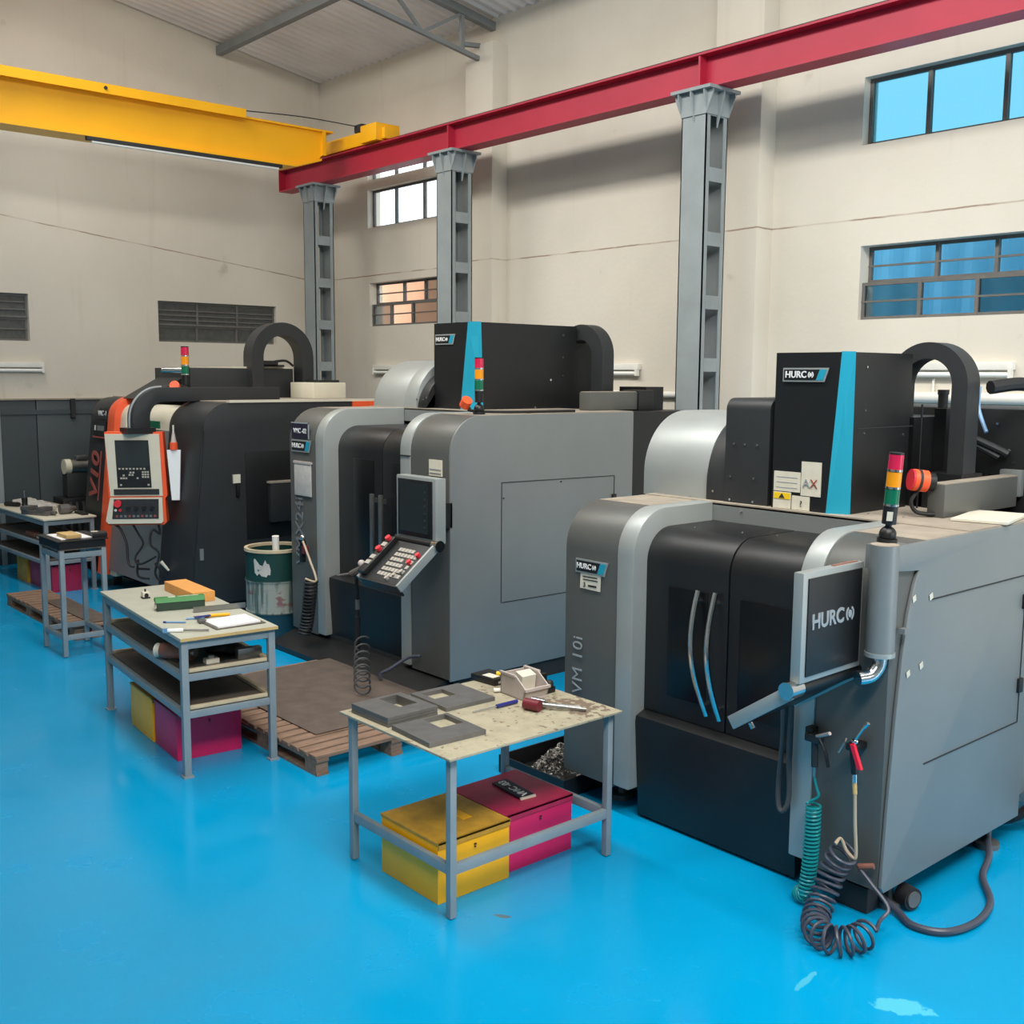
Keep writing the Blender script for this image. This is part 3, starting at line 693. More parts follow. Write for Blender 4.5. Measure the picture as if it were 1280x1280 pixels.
# arched duct, rear cabinet and hoses behind the head
arch_duct(A, 'y', -3.225, 6.03, 6.18, .25, .155, 2.56, 2.3, 2.04)
MB().box(-3.20, -2.965, 6.0, 6.25, 1.80, 2.05).build('duct_foot', BLACK, A)
MB().box(-3.72, -3.285, 6.02, 6.6, 1.80, 2.37).build('column_block', BLACK, A)
MB().box(-3.285, -3.21, 6.26, 6.34, 1.80, 2.42).build('column_post', BLACK, A)
b = MB().box(-4.5, -2.55, 6.55, 7.35, .25, 2.42, .01).build('rear_cabinet', BLACK, A)
screws(b, [(x, 6.55, z) for x, z in ((-3.03, 2.33), (-3.06, 2.17), (-2.95, 2.17), (-2.92, 2.1), (-3.06, 2.02), (-2.9, 2.02), (-3.12, 2.18), (-3.05, 1.92), (-2.93, 1.92))], (0, -1, 0), .01)
MB().box(-2.62, -2.56, 6.02, 6.55, .25, 1.8).build('rear_side_panel', GREYS, A)
q = MB(); q.tube([(-3.30, 6.35, 2.30), (-3.15, 6.4, 2.26), (-3.0, 6.5, 2.18), (-2.95, 6.53, 2.15)], .022, 8); q.tube([(-3.3, 6.38, 2.26), (-3.15, 6.43, 2.22), (-3.0, 6.52, 2.13)], .022, 8)
q.build('conduit_bundle', CHAR, A)
MB().tube([(-2.9, 6.15, 2.55), (-2.8, 6.35, 2.57), (-2.68, 6.6, 2.52), (-2.6, 6.7, 2.44)], .04, 10).build('flexible_conduit', RUBBER, A)
MB().tube([(-3.16, 6.56, 2.55), (-3.13, 6.5, 2.42), (-3.05, 6.45, 2.28)], .012, 8).build('air_line', CYANP, A)
b = MB(); b.cyl((-3.36, 6.5, 2.3), (-3.36, 6.5, 2.50), .03); b.cyl((-3.36, 6.5, 2.5), (-3.36, 6.5, 2.53), .035); b.build('lubricator', BLACK, A)
b = MB().box(-2.965, -2.865, 5.62, 6.50, 1.843, 2.025, .008).build('cable_tray', GREY, A)
MB().box(-2.96, -2.87, 5.625, 6.50, 2.025, 2.03).build('dust_top', DUST, b)
MB().box(-2.98, -2.85, 6.50, 6.56, 1.90, 2.06, .01).build('tray_end', GREYS, A)
MB().obox((-2.70, 5.82, 1.852), (.14, .03, 0), (-.05, .24, 0), (0, 0, .006)).build('loose_plate', LABEL, A)
# orange beacon lamp at the end of the tray
c = Vector((-2.985, 5.56, 2.045)); d = Vector((-.62, -.75, .12)).normalized()
b = MB(); b.cyl(c+d*-.04, c+d*.04, .06, 16); b = b.build('work_lamp', ORANGE, A)
MB().cyl(c+d*-.08, c+d*-.04, .05, 14).build('lamp_back', BLACK, b); MB().cyl(c+d*.04, c+d*.05, .058, 16).build('bezel', BTNR, b)
MB().cyl(c+d*.0, c+d*.015, .062, 16).build('band', SEAM, b)
MB().tube([c+Vector((0, 0, -.05)), (-3.01, 5.53, 1.93), (-2.99, 5.56, 1.87), (-2.92, 5.625, 1.86)], .011, 8).build('cord', RUBBER, b)
stack_light(A, -2.62, 4.61, 1.838, .425, (.07, .0), True)
MB().cyl((-3.2, 5.95, 1.84), (-3.2, 5.95, 2.45), .006, 6).build('antenna', BLACK, A)
# console post and swung out console
b = MB(); b.cyl((-2.585, 4.535, 1.33), (-2.585, 4.535, 1.838), .066, 24); b.box(-2.66, -2.55, 4.56, 4.7, 1.72, 1.83); b.box(-2.72, -2.585, 4.60, 4.9, 1.45, 1.82); b = b.build('console_post', GREYS, A)
MB().cyl((-2.585, 4.535, 1.838), (-2.585, 4.535, 1.841), .064, 24).build('post_top', DUST, b)
MB().cyl((-2.585, 4.535, 1.315), (-2.585, 4.535, 1.335), .070, 24).build('post_collar', SILVER, b)
MB().box(-2.53, -2.50, 4.60, 4.64, 1.42, 1.445).build('stop_pin', GREYS, b)
MB().tube([(-2.585, 4.535, 1.33), (-2.585, 4.53, 1.27), (-2.60, 4.49, 1.225), (-2.63, 4.43, 1.215)], .036, 14).build('elbow', CHROME, b)
nn = Vector((cos(radians(1)), sin(radians(1)), 0)); rt = Vector((-nn.y, nn.x, 0)); up = Vector((0, 0, 1))
o = Vector((-2.70, 4.525, 1.25))        # hinge corner at the post
W_, Hh, Th = .50, .50, .052
cc = o-rt*(W_/2)+up*(Hh/2)+nn*.02
con = MB().obox(cc-nn*Th/2, rt*W_/2, up*Hh/2, nn*Th/2, .006).build('console', SILVER, A)
MB().obox(cc+nn*.003-up*.0+rt*.006, rt*(W_/2-.03), up*(Hh/2-.028), nn*.004, .002).build('back_plate', BLACK, con)
logo(con, -.005, .035, (cc+nn*.0075+up*.02, rt, up, nn), LGREY)
MB().obox(cc-nn*Th, rt*(W_/2-.03), up*(Hh/2-.03), nn*.003).build('screen', SCREEN, con)
MB().obox(cc+up*(Hh/2+.001)+rt*.12-nn*.025, rt*.10, nn*.010, up*.002).build('grip_slot', BROWN, con)
hb = o-nn*.02-up*.03
MB().cyl(hb-rt*(W_+.015), hb+rt*.05, .036, 20).build('hinge_barrel', BLACK, con)
MB().cyl(hb-rt*(W_+.045), hb-rt*(W_-.05), .04, 20).build('hinge_knob', CHROME, con)
# keyboard tray runs down and away from the hinge, towards the operator
dn = (-nn*.82-up*.565).normalized(); kn = dn.cross(rt)
if kn.z < 0: kn = -kn
kc = hb-rt*(W_/2)+dn*.20-kn*.01
kb = MB().obox(kc, rt*W_/2, dn*.185, kn*.02, .006).build('keyboard', BLACK, con)
MB().obox(kc-rt*(W_/2+.006), rt*.008, dn*.19, kn*.032, .004).build('rim', SILVER, kb); MB().obox(kc+rt*(W_/2), rt*.008, dn*.19, kn*.032, .004).build('rim', SILVER, kb)
for i in range(6):
    for j in range(3): MB().obox(kc+rt*(-.15+.055*i)+dn*(-.08+.07*j)+kn*.021, rt*.02, dn*.02, kn*.004).build('key', KEYS, kb)
MB().cyl(kc-rt*.19-dn*.13+kn*.02, kc-rt*.19-dn*.13+kn*.055, .02, 14).build('stop_button', BTNR, kb)
MB().prism([(4.20, 1.19), (4.47, 1.21), (4.47, 1.235), (4.2, 1.235)], 'x', -2.72, -2.70).build('hinge_skirt', BLACK, con)
MB().cyl(kc-rt*.15+dn*.17-kn*.03, kc-rt*.15+dn*.17-kn*.06, .012, 10).build('knob', CHROME, kb)
MB().tube([(-3.08, 4.50, 1.02), (-3.085, 4.52, .80), (-3.10, 4.52, .55), (-3.085, 4.51, .43), (-3.055, 4.51, .42), (-3.035, 4.52, .50), (-3.045, 4.52, .72), (-3.04, 4.52, 1.0)], .013, 8).build('cable_loop', mat('grey cable sheath', (72, 74, 76), .6), A)
MB().box(-2.80, -2.62, 4.60, 4.76, .0, .13, .01).build('floor_block', SEAM, A)

# ---------------- middle machine
B_side = profile(5.2, 2.28, .30, 7.3, .15)
B = hurco('middle grey milling machine with its screen turned to the aisle', -9.2, -6.7, -8.72, -8.58, -7.37, -7.23, 5.2, 2.28, .16, .76, 7.3, .30, B_side,
    [(-8.32, -7.99, .88, 1.85), (-7.72, -7.45, .88, 1.85)], -7.86, [(-7.945, .97, 1.56), (-7.81, .97, 1.56)], 6.1, .15, .03)
X = -6.699
seam(B, [((X, 5.73, 1.73), (X, 7.06, 1.715)), ((X, 5.74, .73), (X, 6.9, .72)), ((X, 5.73, .73), (X, 5.73, 1.73)), ((X, 7.06, .72), (X, 7.06, 1.715))])
MB().box(-6.705, -6.685, 7.03, 7.08, 1.49, 1.55).build('latch', BLACK, B)
screws(B, [(X, 6.4, 1.70), (X, 5.75, 1.6)], (1, 0, 0), .008, SEAM)
p = MB().box(-9.14, -8.84, 5.19, 5.199, 2.00, 2.14).build('name_plate', NAVY, B)
text(p, 'VMC -02', .064, LWHT, (-8.985, 5.189, 2.07), (1, 0, 0), (0, 0, 1), .012)
b = MB(); b.box(-9.15, -8.83, 5.188, 5.196, 2.14, 2.15); b.box(-8.84, -8.83, 5.188, 5.196, 2.0, 2.15); b.build('plate_edge', LGREY, p)
plate(B, F((-8.97, 5.196, 1.93), (1, 0, 0), (0, 0, 1)), .36, .115)
p = MB().box(-9.10, -8.80, 5.185, 5.198, 1.46, 1.78, .004).build('document_holder', PAPERG, B); MB().box(-9.11, -8.79, 5.18, 5.2, 1.765, 1.785).build('clip', PLASTG, p)
text(B, 'VMX24i', .20, LDARK, (-9.03, 5.197, 1.12), (0, 0, 1), (-1, 0, 0), .01)
MB().box(-7.38, -7.23, 5.185, 5.2, 1.935, 1.945).build('band_joint', SEAM, B)
p = MB().box(-6.97, -6.80, 5.192, 5.199, 1.80, 1.93).build('notice', LABEL, B); MB().box(-6.96, -6.81, 5.189, 5.193, 1.85, 1.858).build('print', LGREY, p); MB().box(-6.96, -6.81, 5.189, 5.193, 1.82, 1.828).build('print', LGREY, p)
MB().prism([(4.93, .0), (4.93, .05), (5.22, .145), (5.30, .145), (5.30, 0)], 'x', -9.18, -6.78, .006).build('base_skirt', BLACK, B)
h = head_box(B, -8.30, -7.70, 6.25, 7.54, 2.28, 3.08, .09, .20)
plate(h, F((-8.12, 6.246, 2.93), (1, 0, 0), (0, 0, 1)), .30, .095)
screws(h, [(-7.70, 7.36, z) for z in (2.99, 2.78, 2.6)]+[(-7.7, 7.0, 2.3), (-7.7, 7.42, 2.3), (-7.7, 7.2, 2.56)], (1, 0, 0), .012)
MB().prism(profile(6.15, 2.74, .46, 6.9, 2.27, 14), 'x', -9.18, -8.62, .006).build('drum_cover', SILVER, B)
MB().prism(profile(6.12, 2.755, .47, 6.9, 2.27, 14), 'x', -8.615, -8.42, .006).build('drum_cover', SILVER, B)
MB().prism(profile(6.135, 2.66, .42, 6.9, 2.27, 14), 'x', -8.415, -8.29, .004).build('drum_flange', BLACK, B)
screws(B, [(-8.4+.05*i, 6.12, 2.37+.02*(i % 2)) for i in range(4)], (0, -1, 0), .01)
arch_duct(B, 'y', -7.66, 7.56, 7.72, .30, .15, 2.80, 2.3, 2.28)
MB().box(-8.25, -7.75, 7.55, 7.9, 2.28, 2.95).build('column_block', BLACK, B)
b = MB().box(-7.10, -6.95, 7.0, 7.62, 2.29, 2.455, .008).build('cable_tray', GREY, B); MB().box(-7.09, -6.96, 7.01, 7.61, 2.455, 2.46).build('dust_top', DUST, b)
MB().box(-7.15, -6.93, 7.62, 7.83, 2.28, 2.47, .008).build('tray_end', BLACK, B)
MB().box(-7.4, -7.05, 7.85, 8.1, 2.28, 2.50).build('valve_block', BLACK, B)
MB().box(-9.1, -6.72, 7.3, 8.15, .2, 2.28, .01).build('rear_cabinet', BLACK, B)
stack_light(B, -6.86, 5.62, 2.285, .46, (.0, .0))
c = Vector((-6.98, 5.62, 2.37)); b = MB(); b.cyl(c-Vector((.02, .04, .02)), c+Vector((.03, -.05, .03)), .045, 14); b = b.build('work_lamp', ORANGE, B)
MB().tube([c+Vector((0, 0, -.04)), (-6.95, 5.62, 2.31), (-6.8, 5.9, 2.30), (-6.75, 6.6, 2.30)], .012, 8).build('cord', RUBBER, b)
# console of the middle machine: screen upright, keyboard sloping to the operator
sc = MB().box(-7.12, -6.60, 4.98, 5.08, 1.30, 1.81, .008).build('console', SILVER, B)
MB().box(-7.09, -6.64, 4.972, 4.982, 1.335, 1.785, .003).build('bezel', BLACK, sc)
MB().box(-7.06, -6.69, 4.968, 4.975, 1.37, 1.76).build('screen', SCREEN, sc)
for i in range(6): MB().cyl((-6.725, 4.969, 1.42+.055*i), (-6.725, 4.965, 1.42+.055*i), .012, 8).build('soft_key', SEAM, sc)
MB().box(-6.9, -6.7, 5.08, 5.22, 1.40, 1.6).build('mount_arm', BLACK, sc)
dn = Vector((0, -.78, -.62)); kn = Vector((0, -.62, .78)); rt = Vector((1, 0, 0)); kc = Vector((-6.865, 4.80, 1.135))
kb = MB().obox(kc, rt*.26, dn*.215, kn*.02, .005).build('keyboard', CHAR, sc)
for s in (-1, 1): MB().obox(kc+rt*.265*s, rt*.012, dn*.222, kn*.035, .005).build('rim', SILVER, kb)
MB().obox(kc+dn*.215-kn*.03, rt*.26, dn*.008, kn*.05).build('front_lip', BLACK, kb)
for i in range(7):
    for j in range(6):
        if (i, j) in ((5, 0), (6, 0), (5, 3), (4, 2)): continue
        MB().obox(kc+rt*(-.07+.042*i)+dn*(-.13+.052*j)+kn*.022, rt*.016, dn*.017, kn*.004).build('key', KEYS, kb)
for q in ((.2, -.1), (.17, -.02)): MB().cyl(kc+rt*q[0]+dn*q[1]+kn*.02, kc+rt*q[0]+dn*q[1]+kn*.05, .02, 12).build('push_button', BTNR, kb)
for i in range(3): MB().cyl(kc+rt*(.18-.05*i)+dn*(.08+.045*i)+kn*.02, kc+rt*(.18-.05*i)+dn*(.08+.045*i)+kn*.045, .016, 12).build('dial', KEYS, kb)
MB().cyl(kc-dn*.25+rt*.23, kc-dn*.25+rt*.30, .045, 20).build('hinge_knob', CHROME, kb)
hw = MB().obox(kc-rt*.23+kn*.045-dn*.01, rt*.045, dn*.20, kn*.025, .01).build('hand_pendant', BLACK, kb)
for q, m in ((-.17, BTNR), (-.05, BTNR)): MB().cyl(kc-rt*.23+dn*q+kn*.07, kc-rt*.23+dn*q+kn*.10, .024, 12).build('push_button', m, kb)
for q in (-.11, .03, .09): MB().obox(kc-rt*.23+dn*q+kn*.072, rt*.028, dn*.02, kn*.006).build('key', KEYS, kb)
MB().cyl(kc-dn*.25-rt*.27, kc-dn*.25+rt*.23, .035, 16).build('hinge_barrel', BLACK, kb)
# ------------------------------------------------------------------ far machine with orange trim
C = thing('milling_machine', 'far charcoal milling machine with orange trim and an arm mounted console', 'machine', (-12, 5.6, 0))
def slant(zt, R, Yb, off=0., zb=.2, n=10):
    y = lambda z: 4.72+.20*(z-.15)/1.85+off
    a = y(zt-R)
    return [(Yb, zb), (y(zb), zb)]+[(a+R-R*cos(radians(90*i/n)), zt-R+R*sin(radians(90*i/n))) for i in range(n+1)]+[(Yb, zt)]
MB().prism(slant(2.30, .26, 7.2), 'x', -13.62, -13.02, .008).build('left_pillar', CHAR, C)
MB().prism(slant(2.32, .26, 6.0, -.02), 'x', -13.02, -12.80, .012).build('trim_band', ORANGE, C, label='orange curved trim band')
MB().prism(slant(2.26, .22, 6.0, .05), 'x', -12.80, -12.62, .01).build('inner_band', CREAM, C)
MB().prism(slant(2.24, .20, 6.0, .10, 1.0), 'x', -12.62, -11.30, .01).build('door', CREAM, C)
MB().prism([(4.84, 1.0), (4.975, 1.97), (5.02, 1.97), (5.02, 1.0)], 'x', -12.55, -11.36).build('door_glass', GREYS, C)
b = MB().box(-11.95, -11.62, 4.94, 4.96, 1.99, 2.07).build('badge', LOGRN, C)
MB().prism(slant(1.0, .03, 6.0, .03, .26), 'x', -13.0, -11.32, .006).build('lower_panel', GREYS, C)
MB().prism(slant(2.30, .30, 7.2, .0), 'x', -11.34, -10.47, .06).build('right_pillar', CHAR, C)
MB().prism([(7.2, .2), (4.735, .2), (4.92, 2.0)]+arc(5.19, 2.02, .28, 180, 90, 8)+[(7.2, 2.30)], 'x', -10.48, -10.44, .006).build('side_panel', CHAR, C)
MB().box(-13.5, -10.5, 5.15, 7.2, .05, .25).build('plinth', SEAM, C)
for x in (-13.4, -10.65):
    for y in (5.1, 7.0): MB().cyl((x, y, 0), (x, y, .21), .05, 10).build('levelling_foot', DSTEEL, C)
MB().box(-10.50, -10.425, 5.2, 7.2, 2.30, 2.325).build('top_edge', CREAM, C)
MB().box(-13.6, -10.5, 5.2, 7.2, 2.295, 2.31).build('roof', DUST, C)
MB().box(-10.46, -10.42, 6.70, 7.21, 2.20, 2.30).build('corner_flash', ORANGE, C)
p = MB().box(-10.445, -10.432, 5.37, 6.3, .85, 1.78, .004).build('side_window', BLACK, C)
MB().box(-10.43, -10.36, 5.62, 5.92, 1.02, 1.44, .01).build('coolant_box', CHAR, C); MB().box(-10.435, -10.355, 5.61, 5.93, 1.44, 1.46).build('box_lid', DUST, C)
MB().box(-10.44, -10.42, 5.22, 5.30, 1.46, 1.55).build('latch_plate', LABEL, C); MB().box(-10.44, -10.40, 5.25, 5.28, 1.32, 1.44, .005).build('door_latch', BLACK, C)
MB().box(-10.44, -10.43, 4.83, 4.87, .68, .80).build('socket', GREYS, C)
u3 = Vector((0, .108, 1)).normalized()
p = MB().fprism([(-.11, -.065), (.11, -.065), (.11, .065), (-.11, .065)], F((-13.2, 4.935, 2.11), (1, 0, 0), u3), 0, .02).build('name_plate', CHAR, C)
text(p, 'VMC -1', .085, LWHT, (-13.2, 4.912, 2.11), (1, 0, 0), u3, .012)
fr = F((-13.25, 4.905, 1.93), (1, 0, 0), u3)
p = MB().fprism([(-.19, -.09), (.19, -.09), (.19, .09), (-.19, .09)], fr, 0, .02).build('badge', BLACK, C)
MB().fprism([(-.2, -.12), (.2, -.12), (.2, -.1), (-.2, -.1)], fr, 0, .022).build('underline', LRED, p)
MB().fprism([(-.15, -.03), (-.11, -.03), (-.11, .03), (-.15, .03)], fr, .02, .024).build('mark', LABEL, p); MB().fprism([(-.06, -.03), (.15, -.03), (.15, .03), (-.06, .03)], fr, .02, .023).build('print', LDARK, p)
text(C, 'V10', .33, LRED, (-13.30, 4.83, 1.36), u3, (-1, 0, .25), .02, depth=.004, sx=1.1)
MB().obox((-13.14, 4.825, 1.36), (.012, 0, 0), u3*.3, (0, .004, 0)).build('underline', LRED, C)
# head, arch and clutter on the roof
MB().box(-13.0, -12.0, 5.5, 6.85, 2.30, 2.665, .01).build('head_cover', CHAR, C)
MB().box(-12.98, -12.02, 6.05, 6.87, 2.665, 2.685).build('head_top', CREAM, C)
MB().prism([(5.05, 2.3), (5.5, 2.55), (5.5, 2.3)], 'x', -12.9, -12.2).build('sloped_cover', CHAR, C)
MB().cyl((-12.3, 5.3, 2.63), (-12.05, 5.52, 2.63), .04, 14).build('cylinder', CHROME, C)
arch_duct(C, 'x', 6.65, -12.10, -11.88, .42, .265, 2.80, 2.3, 2.40)
MB().box(-11.9, -11.35, 6.75, 7.2, 2.31, 2.5, .01).build('junction_box', CREAM, C)
b = MB(); b.box(-12.1, -11.95, 6.38, 6.62, 2.685, 2.76, .01); b.box(-12.1, -11.95, 6.25, 6.7, 2.685, 2.71); b.tube([(-12, 6.6, 2.75), (-12, 6.75, 2.76), (-12, 6.85, 2.70)], .015)
b.build('cable_gland', RUBBER, C)
MB().box(-11.85, -11.5, 6.95, 7.2, 2.5, 2.53).build('cable_bundle', RUBBER, C)
stack_light(C, -11.95, 5.42, 2.35, .56)
c = Vector((-11.6, 5.15, 2.43)); b = MB(); b.cyl(c, c+Vector((.06, -.05, .04)), .055, 14); b.build('work_lamp', ORANGE, C); b = MB(); b.cyl(c-Vector((.0, -.11, .03)), c, .06, 12); b.build('lamp_back', BLACK, C)
# console arm and console
arm = [(6.17, 2.45), (4.80, 2.45)]+[(4.78-.33*sin(radians(a)), 2.12+.33*cos(radians(a))) for a in range(0, 91, 10)]+[(4.45, 2.02), (4.64, 2.02)]+[(4.80-.16*sin(radians(a)), 2.14+.16*cos(radians(a))) for a in range(90, -1, -15)]+[(6.17, 2.30)]
MB().prism(arm, 'x', -11.27, -11.12, .008).build('console_arm', CHAR, C)
b = MB()
b.tube([(-11.19, 4.80, 2.455)]+[(-11.19, 4.78-.335*sin(radians(a)), 2.12+.335*cos(radians(a))) for a in range(0, 91, 15)]+[(-11.19, 4.443, 2.03)], .012, 6)
b.build('arm_lit_face', LGREY, C)  # light on the arm's outer bend drawn as a pale strip
MB().box(-11.3, -11.08, 4.38, 4.68, 1.97, 2.03).build('arm_foot', BLACK, C)
nn = Vector((.835, -.548, 0)).normalized(); rt = Vector((.548, .835, 0)).normalized(); up = Vector((0, 0, 1))
fr = (Vector((-11.2, 4.50, .0)), rt, up, nn)
con = MB().fprism([(-.305, 1.985), (.285, 1.985), (.315, 1.31), (.29, 1.28), (.30, 1.03), (.27, 1.0), (-.295, 1.0), (-.325, 1.04), (-.27, 1.28), (-.285, 1.31)], fr, -.12, .02).build('console', ORANGE, C, label='orange backed control console')
MB().fprism([(-.30, 1.965), (.25, 1.965), (.27, 1.31), (-.265, 1.31)], fr, .02, .035).build('screen_panel', CREAM, con)
MB().fprism([(-.265, 1.295), (.265, 1.295), (.27, 1.04), (.25, 1.02), (-.29, 1.02), (-.315, 1.05)], fr, .02, .055).build('key_panel', CREAM, con)
MB().fprism([(-.20, 1.90), (.14, 1.90), (.16, 1.40), (-.185, 1.40)], fr, .035, .04).build('screen', BLACK, con)
MB().fprism([(-.19, 1.885), (.13, 1.885), (.14, 1.62), (-.18, 1.62)], fr, .04, .042).build('display', SCREEN, con)
MB().fprism([(-.225, 1.385), (.235, 1.385), (.235, 1.325), (-.225, 1.325)], fr, .035, .045).build('palm_rest', CHAR, con)
MB().fprism([(-.225, 1.28), (.23, 1.28), (.225, 1.07), (-.25, 1.07)], fr, .055, .058).build('key_field', CHAR, con)
P = lambda a, b_, d: fr[0]+rt*a+up*b_+nn*d
for i, (a, b_) in enumerate([(-.16+.036*k, 1.60) for k in range(8)]+[(.075+.026*(k % 3), 1.565-.026*(k//3)) for k in range(9)]+[(-.12, 1.53), (-.095, 1.50), (-.145, 1.50), (-.12, 1.50), (-.05, 1.56), (-.02, 1.56), (-.06, 1.535), (-.03, 1.535), (.02, 1.50), (-.15, 1.43), (.13, 1.43)]): MB().obox(P(a, b_, .041), rt*.010, up*.009, nn*.002).build('key', KEYS, con)
for i in range(10): MB().obox(P(-.2+.043*i, 1.10, .059), rt*.012, up*.012, nn*.002).build('key', LDARK if i % 3 else LRED, con)
for i in range(4): MB().cyl(P(-.08+.08*i, 1.185, .058), P(-.08+.08*i, 1.185, .08), .02, 12).build('dial', BLACK, con)
MB().cyl(P(-.185, 1.235, .058), P(-.185, 1.235, .095), .038, 16).build('stop_button', BTNR, con)
MB().cyl(P(-.21, 1.165, .058), P(-.21, 1.165, .07), .014, 10).build('push_button', WHITE, con); MB().cyl(P(-.165, 1.165, .058), P(-.165, 1.165, .07), .016, 10).build('push_button', BTNR, con)
b = MB()
for pts in ([(-.24, 1.0), (-.18, .95), (-.12, .8), (-.1, .6), (-.04, .56)], [(-.06, 1.0), (0, .9), (.05, .8), (-.02, .68), (-.02, .62), (.05, .6), (.2, .68)], [(.2, 1.0), (.22, .9), (.15, .95), (.13, .8), (.22, .7), (.18, .5), (.24, .42), (.27, .5), (.2, .62)], [(-.02, .62), (-.02, .45), (.1, .42)], [(-.02, .52), (.1, .52)]):
    b.tube([P(a, z+.0, -.03+.03*i) for i, (a, z) in enumerate(pts)], .013, 6)
b.build('hanging_cables', RUBBER, C)
MB().cyl(P(.22, .60, .0), P(.30, .50, .0), .02, 10, .012).build('cable_plug', CREAM, C)
tag(MB().fprism([(.335, 1.80), (.475, 1.80), (.45, 1.27), (.37, 1.27)], fr, .06, .09).build('paper_bag', PAPER), 'white paper sheaf hanging beside the orange console', 'papers')
t = thing('squeeze_bottle', 'small clear bottle with orange cap clipped above the white papers', 'bottle', tuple(P(.405, 1.802, .075)))
MB().cyl(P(.405, 1.802, .075), P(.405, 1.88, .075), .04, 12).build('cap', ORANGE, t); MB().cyl(P(.405, 1.88, .075), P(.405, 1.98, .075), .03, 12, .014).build('body', PLASTG, t); MB().cyl(P(.405, 1.98, .075), P(.405, 2.06, .075), .01, 8).build('spout', LABEL, t)
# coolant pump left of the far machine
t = thing('coolant_pump', 'grey pump motor on a black tank beside the slate panels', 'pump', (-14.8, 5.1, 0))
MB().box(-14.95, -14.55, 4.85, 5.25, 0, .95, .02).build('tank', BLACK, t)
MB().box(-14.85, -14.65, 4.95, 5.25, .95, 1.28, .02).build('bracket', CHAR, t)
MB().cyl((-14.7, 5.0, 1.36), (-14.7, 5.36, 1.36), .09, 20).build('motor', STEEL, t); MB().cyl((-14.7, 4.93, 1.36), (-14.7, 5.01, 1.36), .10, 20).build('fan_cover', CREAM, t)
MB().box(-14.76, -14.64, 5.08, 5.24, 1.44, 1.50, .01).build('terminal_box', STEEL, t)
b = MB()
for i in range(4): b.tube([(-14.5, 4.85+.08*i, .9), (-14.42, 4.8+.1*i, .6), (-14.4, 4.85+.12*i, .2), (-14.3, 4.9+.1*i, .05)], .03, 7)
b.build('hoses', RUBBER, t)

# ------------------------------------------------------------------ oil drum
t = thing('waste_drum', 'scuffed dark green steel drum with a torn label between the machines', 'drum', (-9.66, 5.27, 0))
b = MB(); c = (-9.66, 5.27)
b.ring((*c, .02), (*c, .86), .29, .275, 40)
for z in (.25, .57): b.ring((*c, z-.012), (*c, z+.012), .298, .28, 40)
b.cyl((*c, .0), (*c, .025), .29, 40); b.build('shell', DRUM, t)
MB().ring((*c, .855), (*c, .885), .302, .268, 40).build('rim', WOODL, t, label='pale worn rim')
fr0 = []; a0 = atan2(-5.27, 9.66)
b = MB(); A0 = a0-.28; pts = [(-.5, .79), (-.44, .80), (-.40, .71), (-.31, .69), (-.24, .74), (-.15, .73), (-.05, .79), (.0, .755), (.08, .75), (.13, .69), (.11, .64), (.03, .645), (-.02, .62), (-.2, .63), (-.28, .655), (-.36, .63), (-.46, .66)]
ctr = b.bm.verts.new((c[0]+.293*cos(A0-.15), c[1]+.293*sin(A0-.15), .70)); vv = [b.bm.verts.new((c[0]+.293*cos(A0+q), c[1]+.293*sin(A0+q), z)) for q, z in pts]
for i in range(len(vv)): b.bm.faces.new((ctr, vv[i], vv[(i+1) % len(vv)]))
b.build('torn_label', PAPERG, t)
tag(MB().cyl((-9.50, 5.20, .42), (-9.46, 5.17, 1.02), .035, 12).build('plastic_tube', WHITE), 'white plastic tube sticking out of the green drum', 'tube')

# ------------------------------------------------------------------ pallets and mats
def pallet(lab, x0, x1, y0, y1, zt, n, group=None):
    t = thing('wooden_pallet', lab, 'pallet', ((x0+x1)/2, (y0+y1)/2, 0))
    w_ = (x1-x0)/n; rnd = random.Random(n)
    for i in range(n):
        a = x0+w_*i; e = rnd.uniform(-.012, .012)
        MB().box(a+.013, a+w_-.015, y0+max(e, 0), y1+e, zt-.022+rnd.uniform(-.002, .0), zt+rnd.uniform(-.002, .001), .002).build('plank', WOODP, t)
    for y in (y0+.05, (y0+y1)/2, y1-.05):
        MB().box(x0+.01, x1-.01, y-.045, y+.045, zt-.045, zt-.024).build('stringer', WOODP, t)
        MB().box(x0+.01, x1-.01, y-.045, y+.045, 0, .02).build('skid', WOODP, t)
        k = 4
        for i in range(k):
            a = x0+.02+(x1-x0-.18)*i/(k-1); MB().box(a, a+.14, y-.045, y+.045, .02, zt-.045).build('block', WOODP, t)
    return t
pallet('weathered wooden pallet with a brown mat in front of the middle machine', -8.06, -5.92, 3.50, 4.78, .135, 18)
tag(MB().box(-7.98, -6.30, 3.72, 4.86, .138, .146, .003).build('rubber_mat', MATB), 'worn brown rubber mat on the pallet before the middle machine', 'mat')
pallet('wooden pallet with a mat under the small stand at the far machine', -12.75, -10.58, 3.58, 4.02, .135, 16)
tag(MB().box(-12.0, -10.66, 3.76, 4.0, .138, .146, .003).build('rubber_mat', MATB), 'dull brown mat on the far pallet behind the small stand', 'mat')

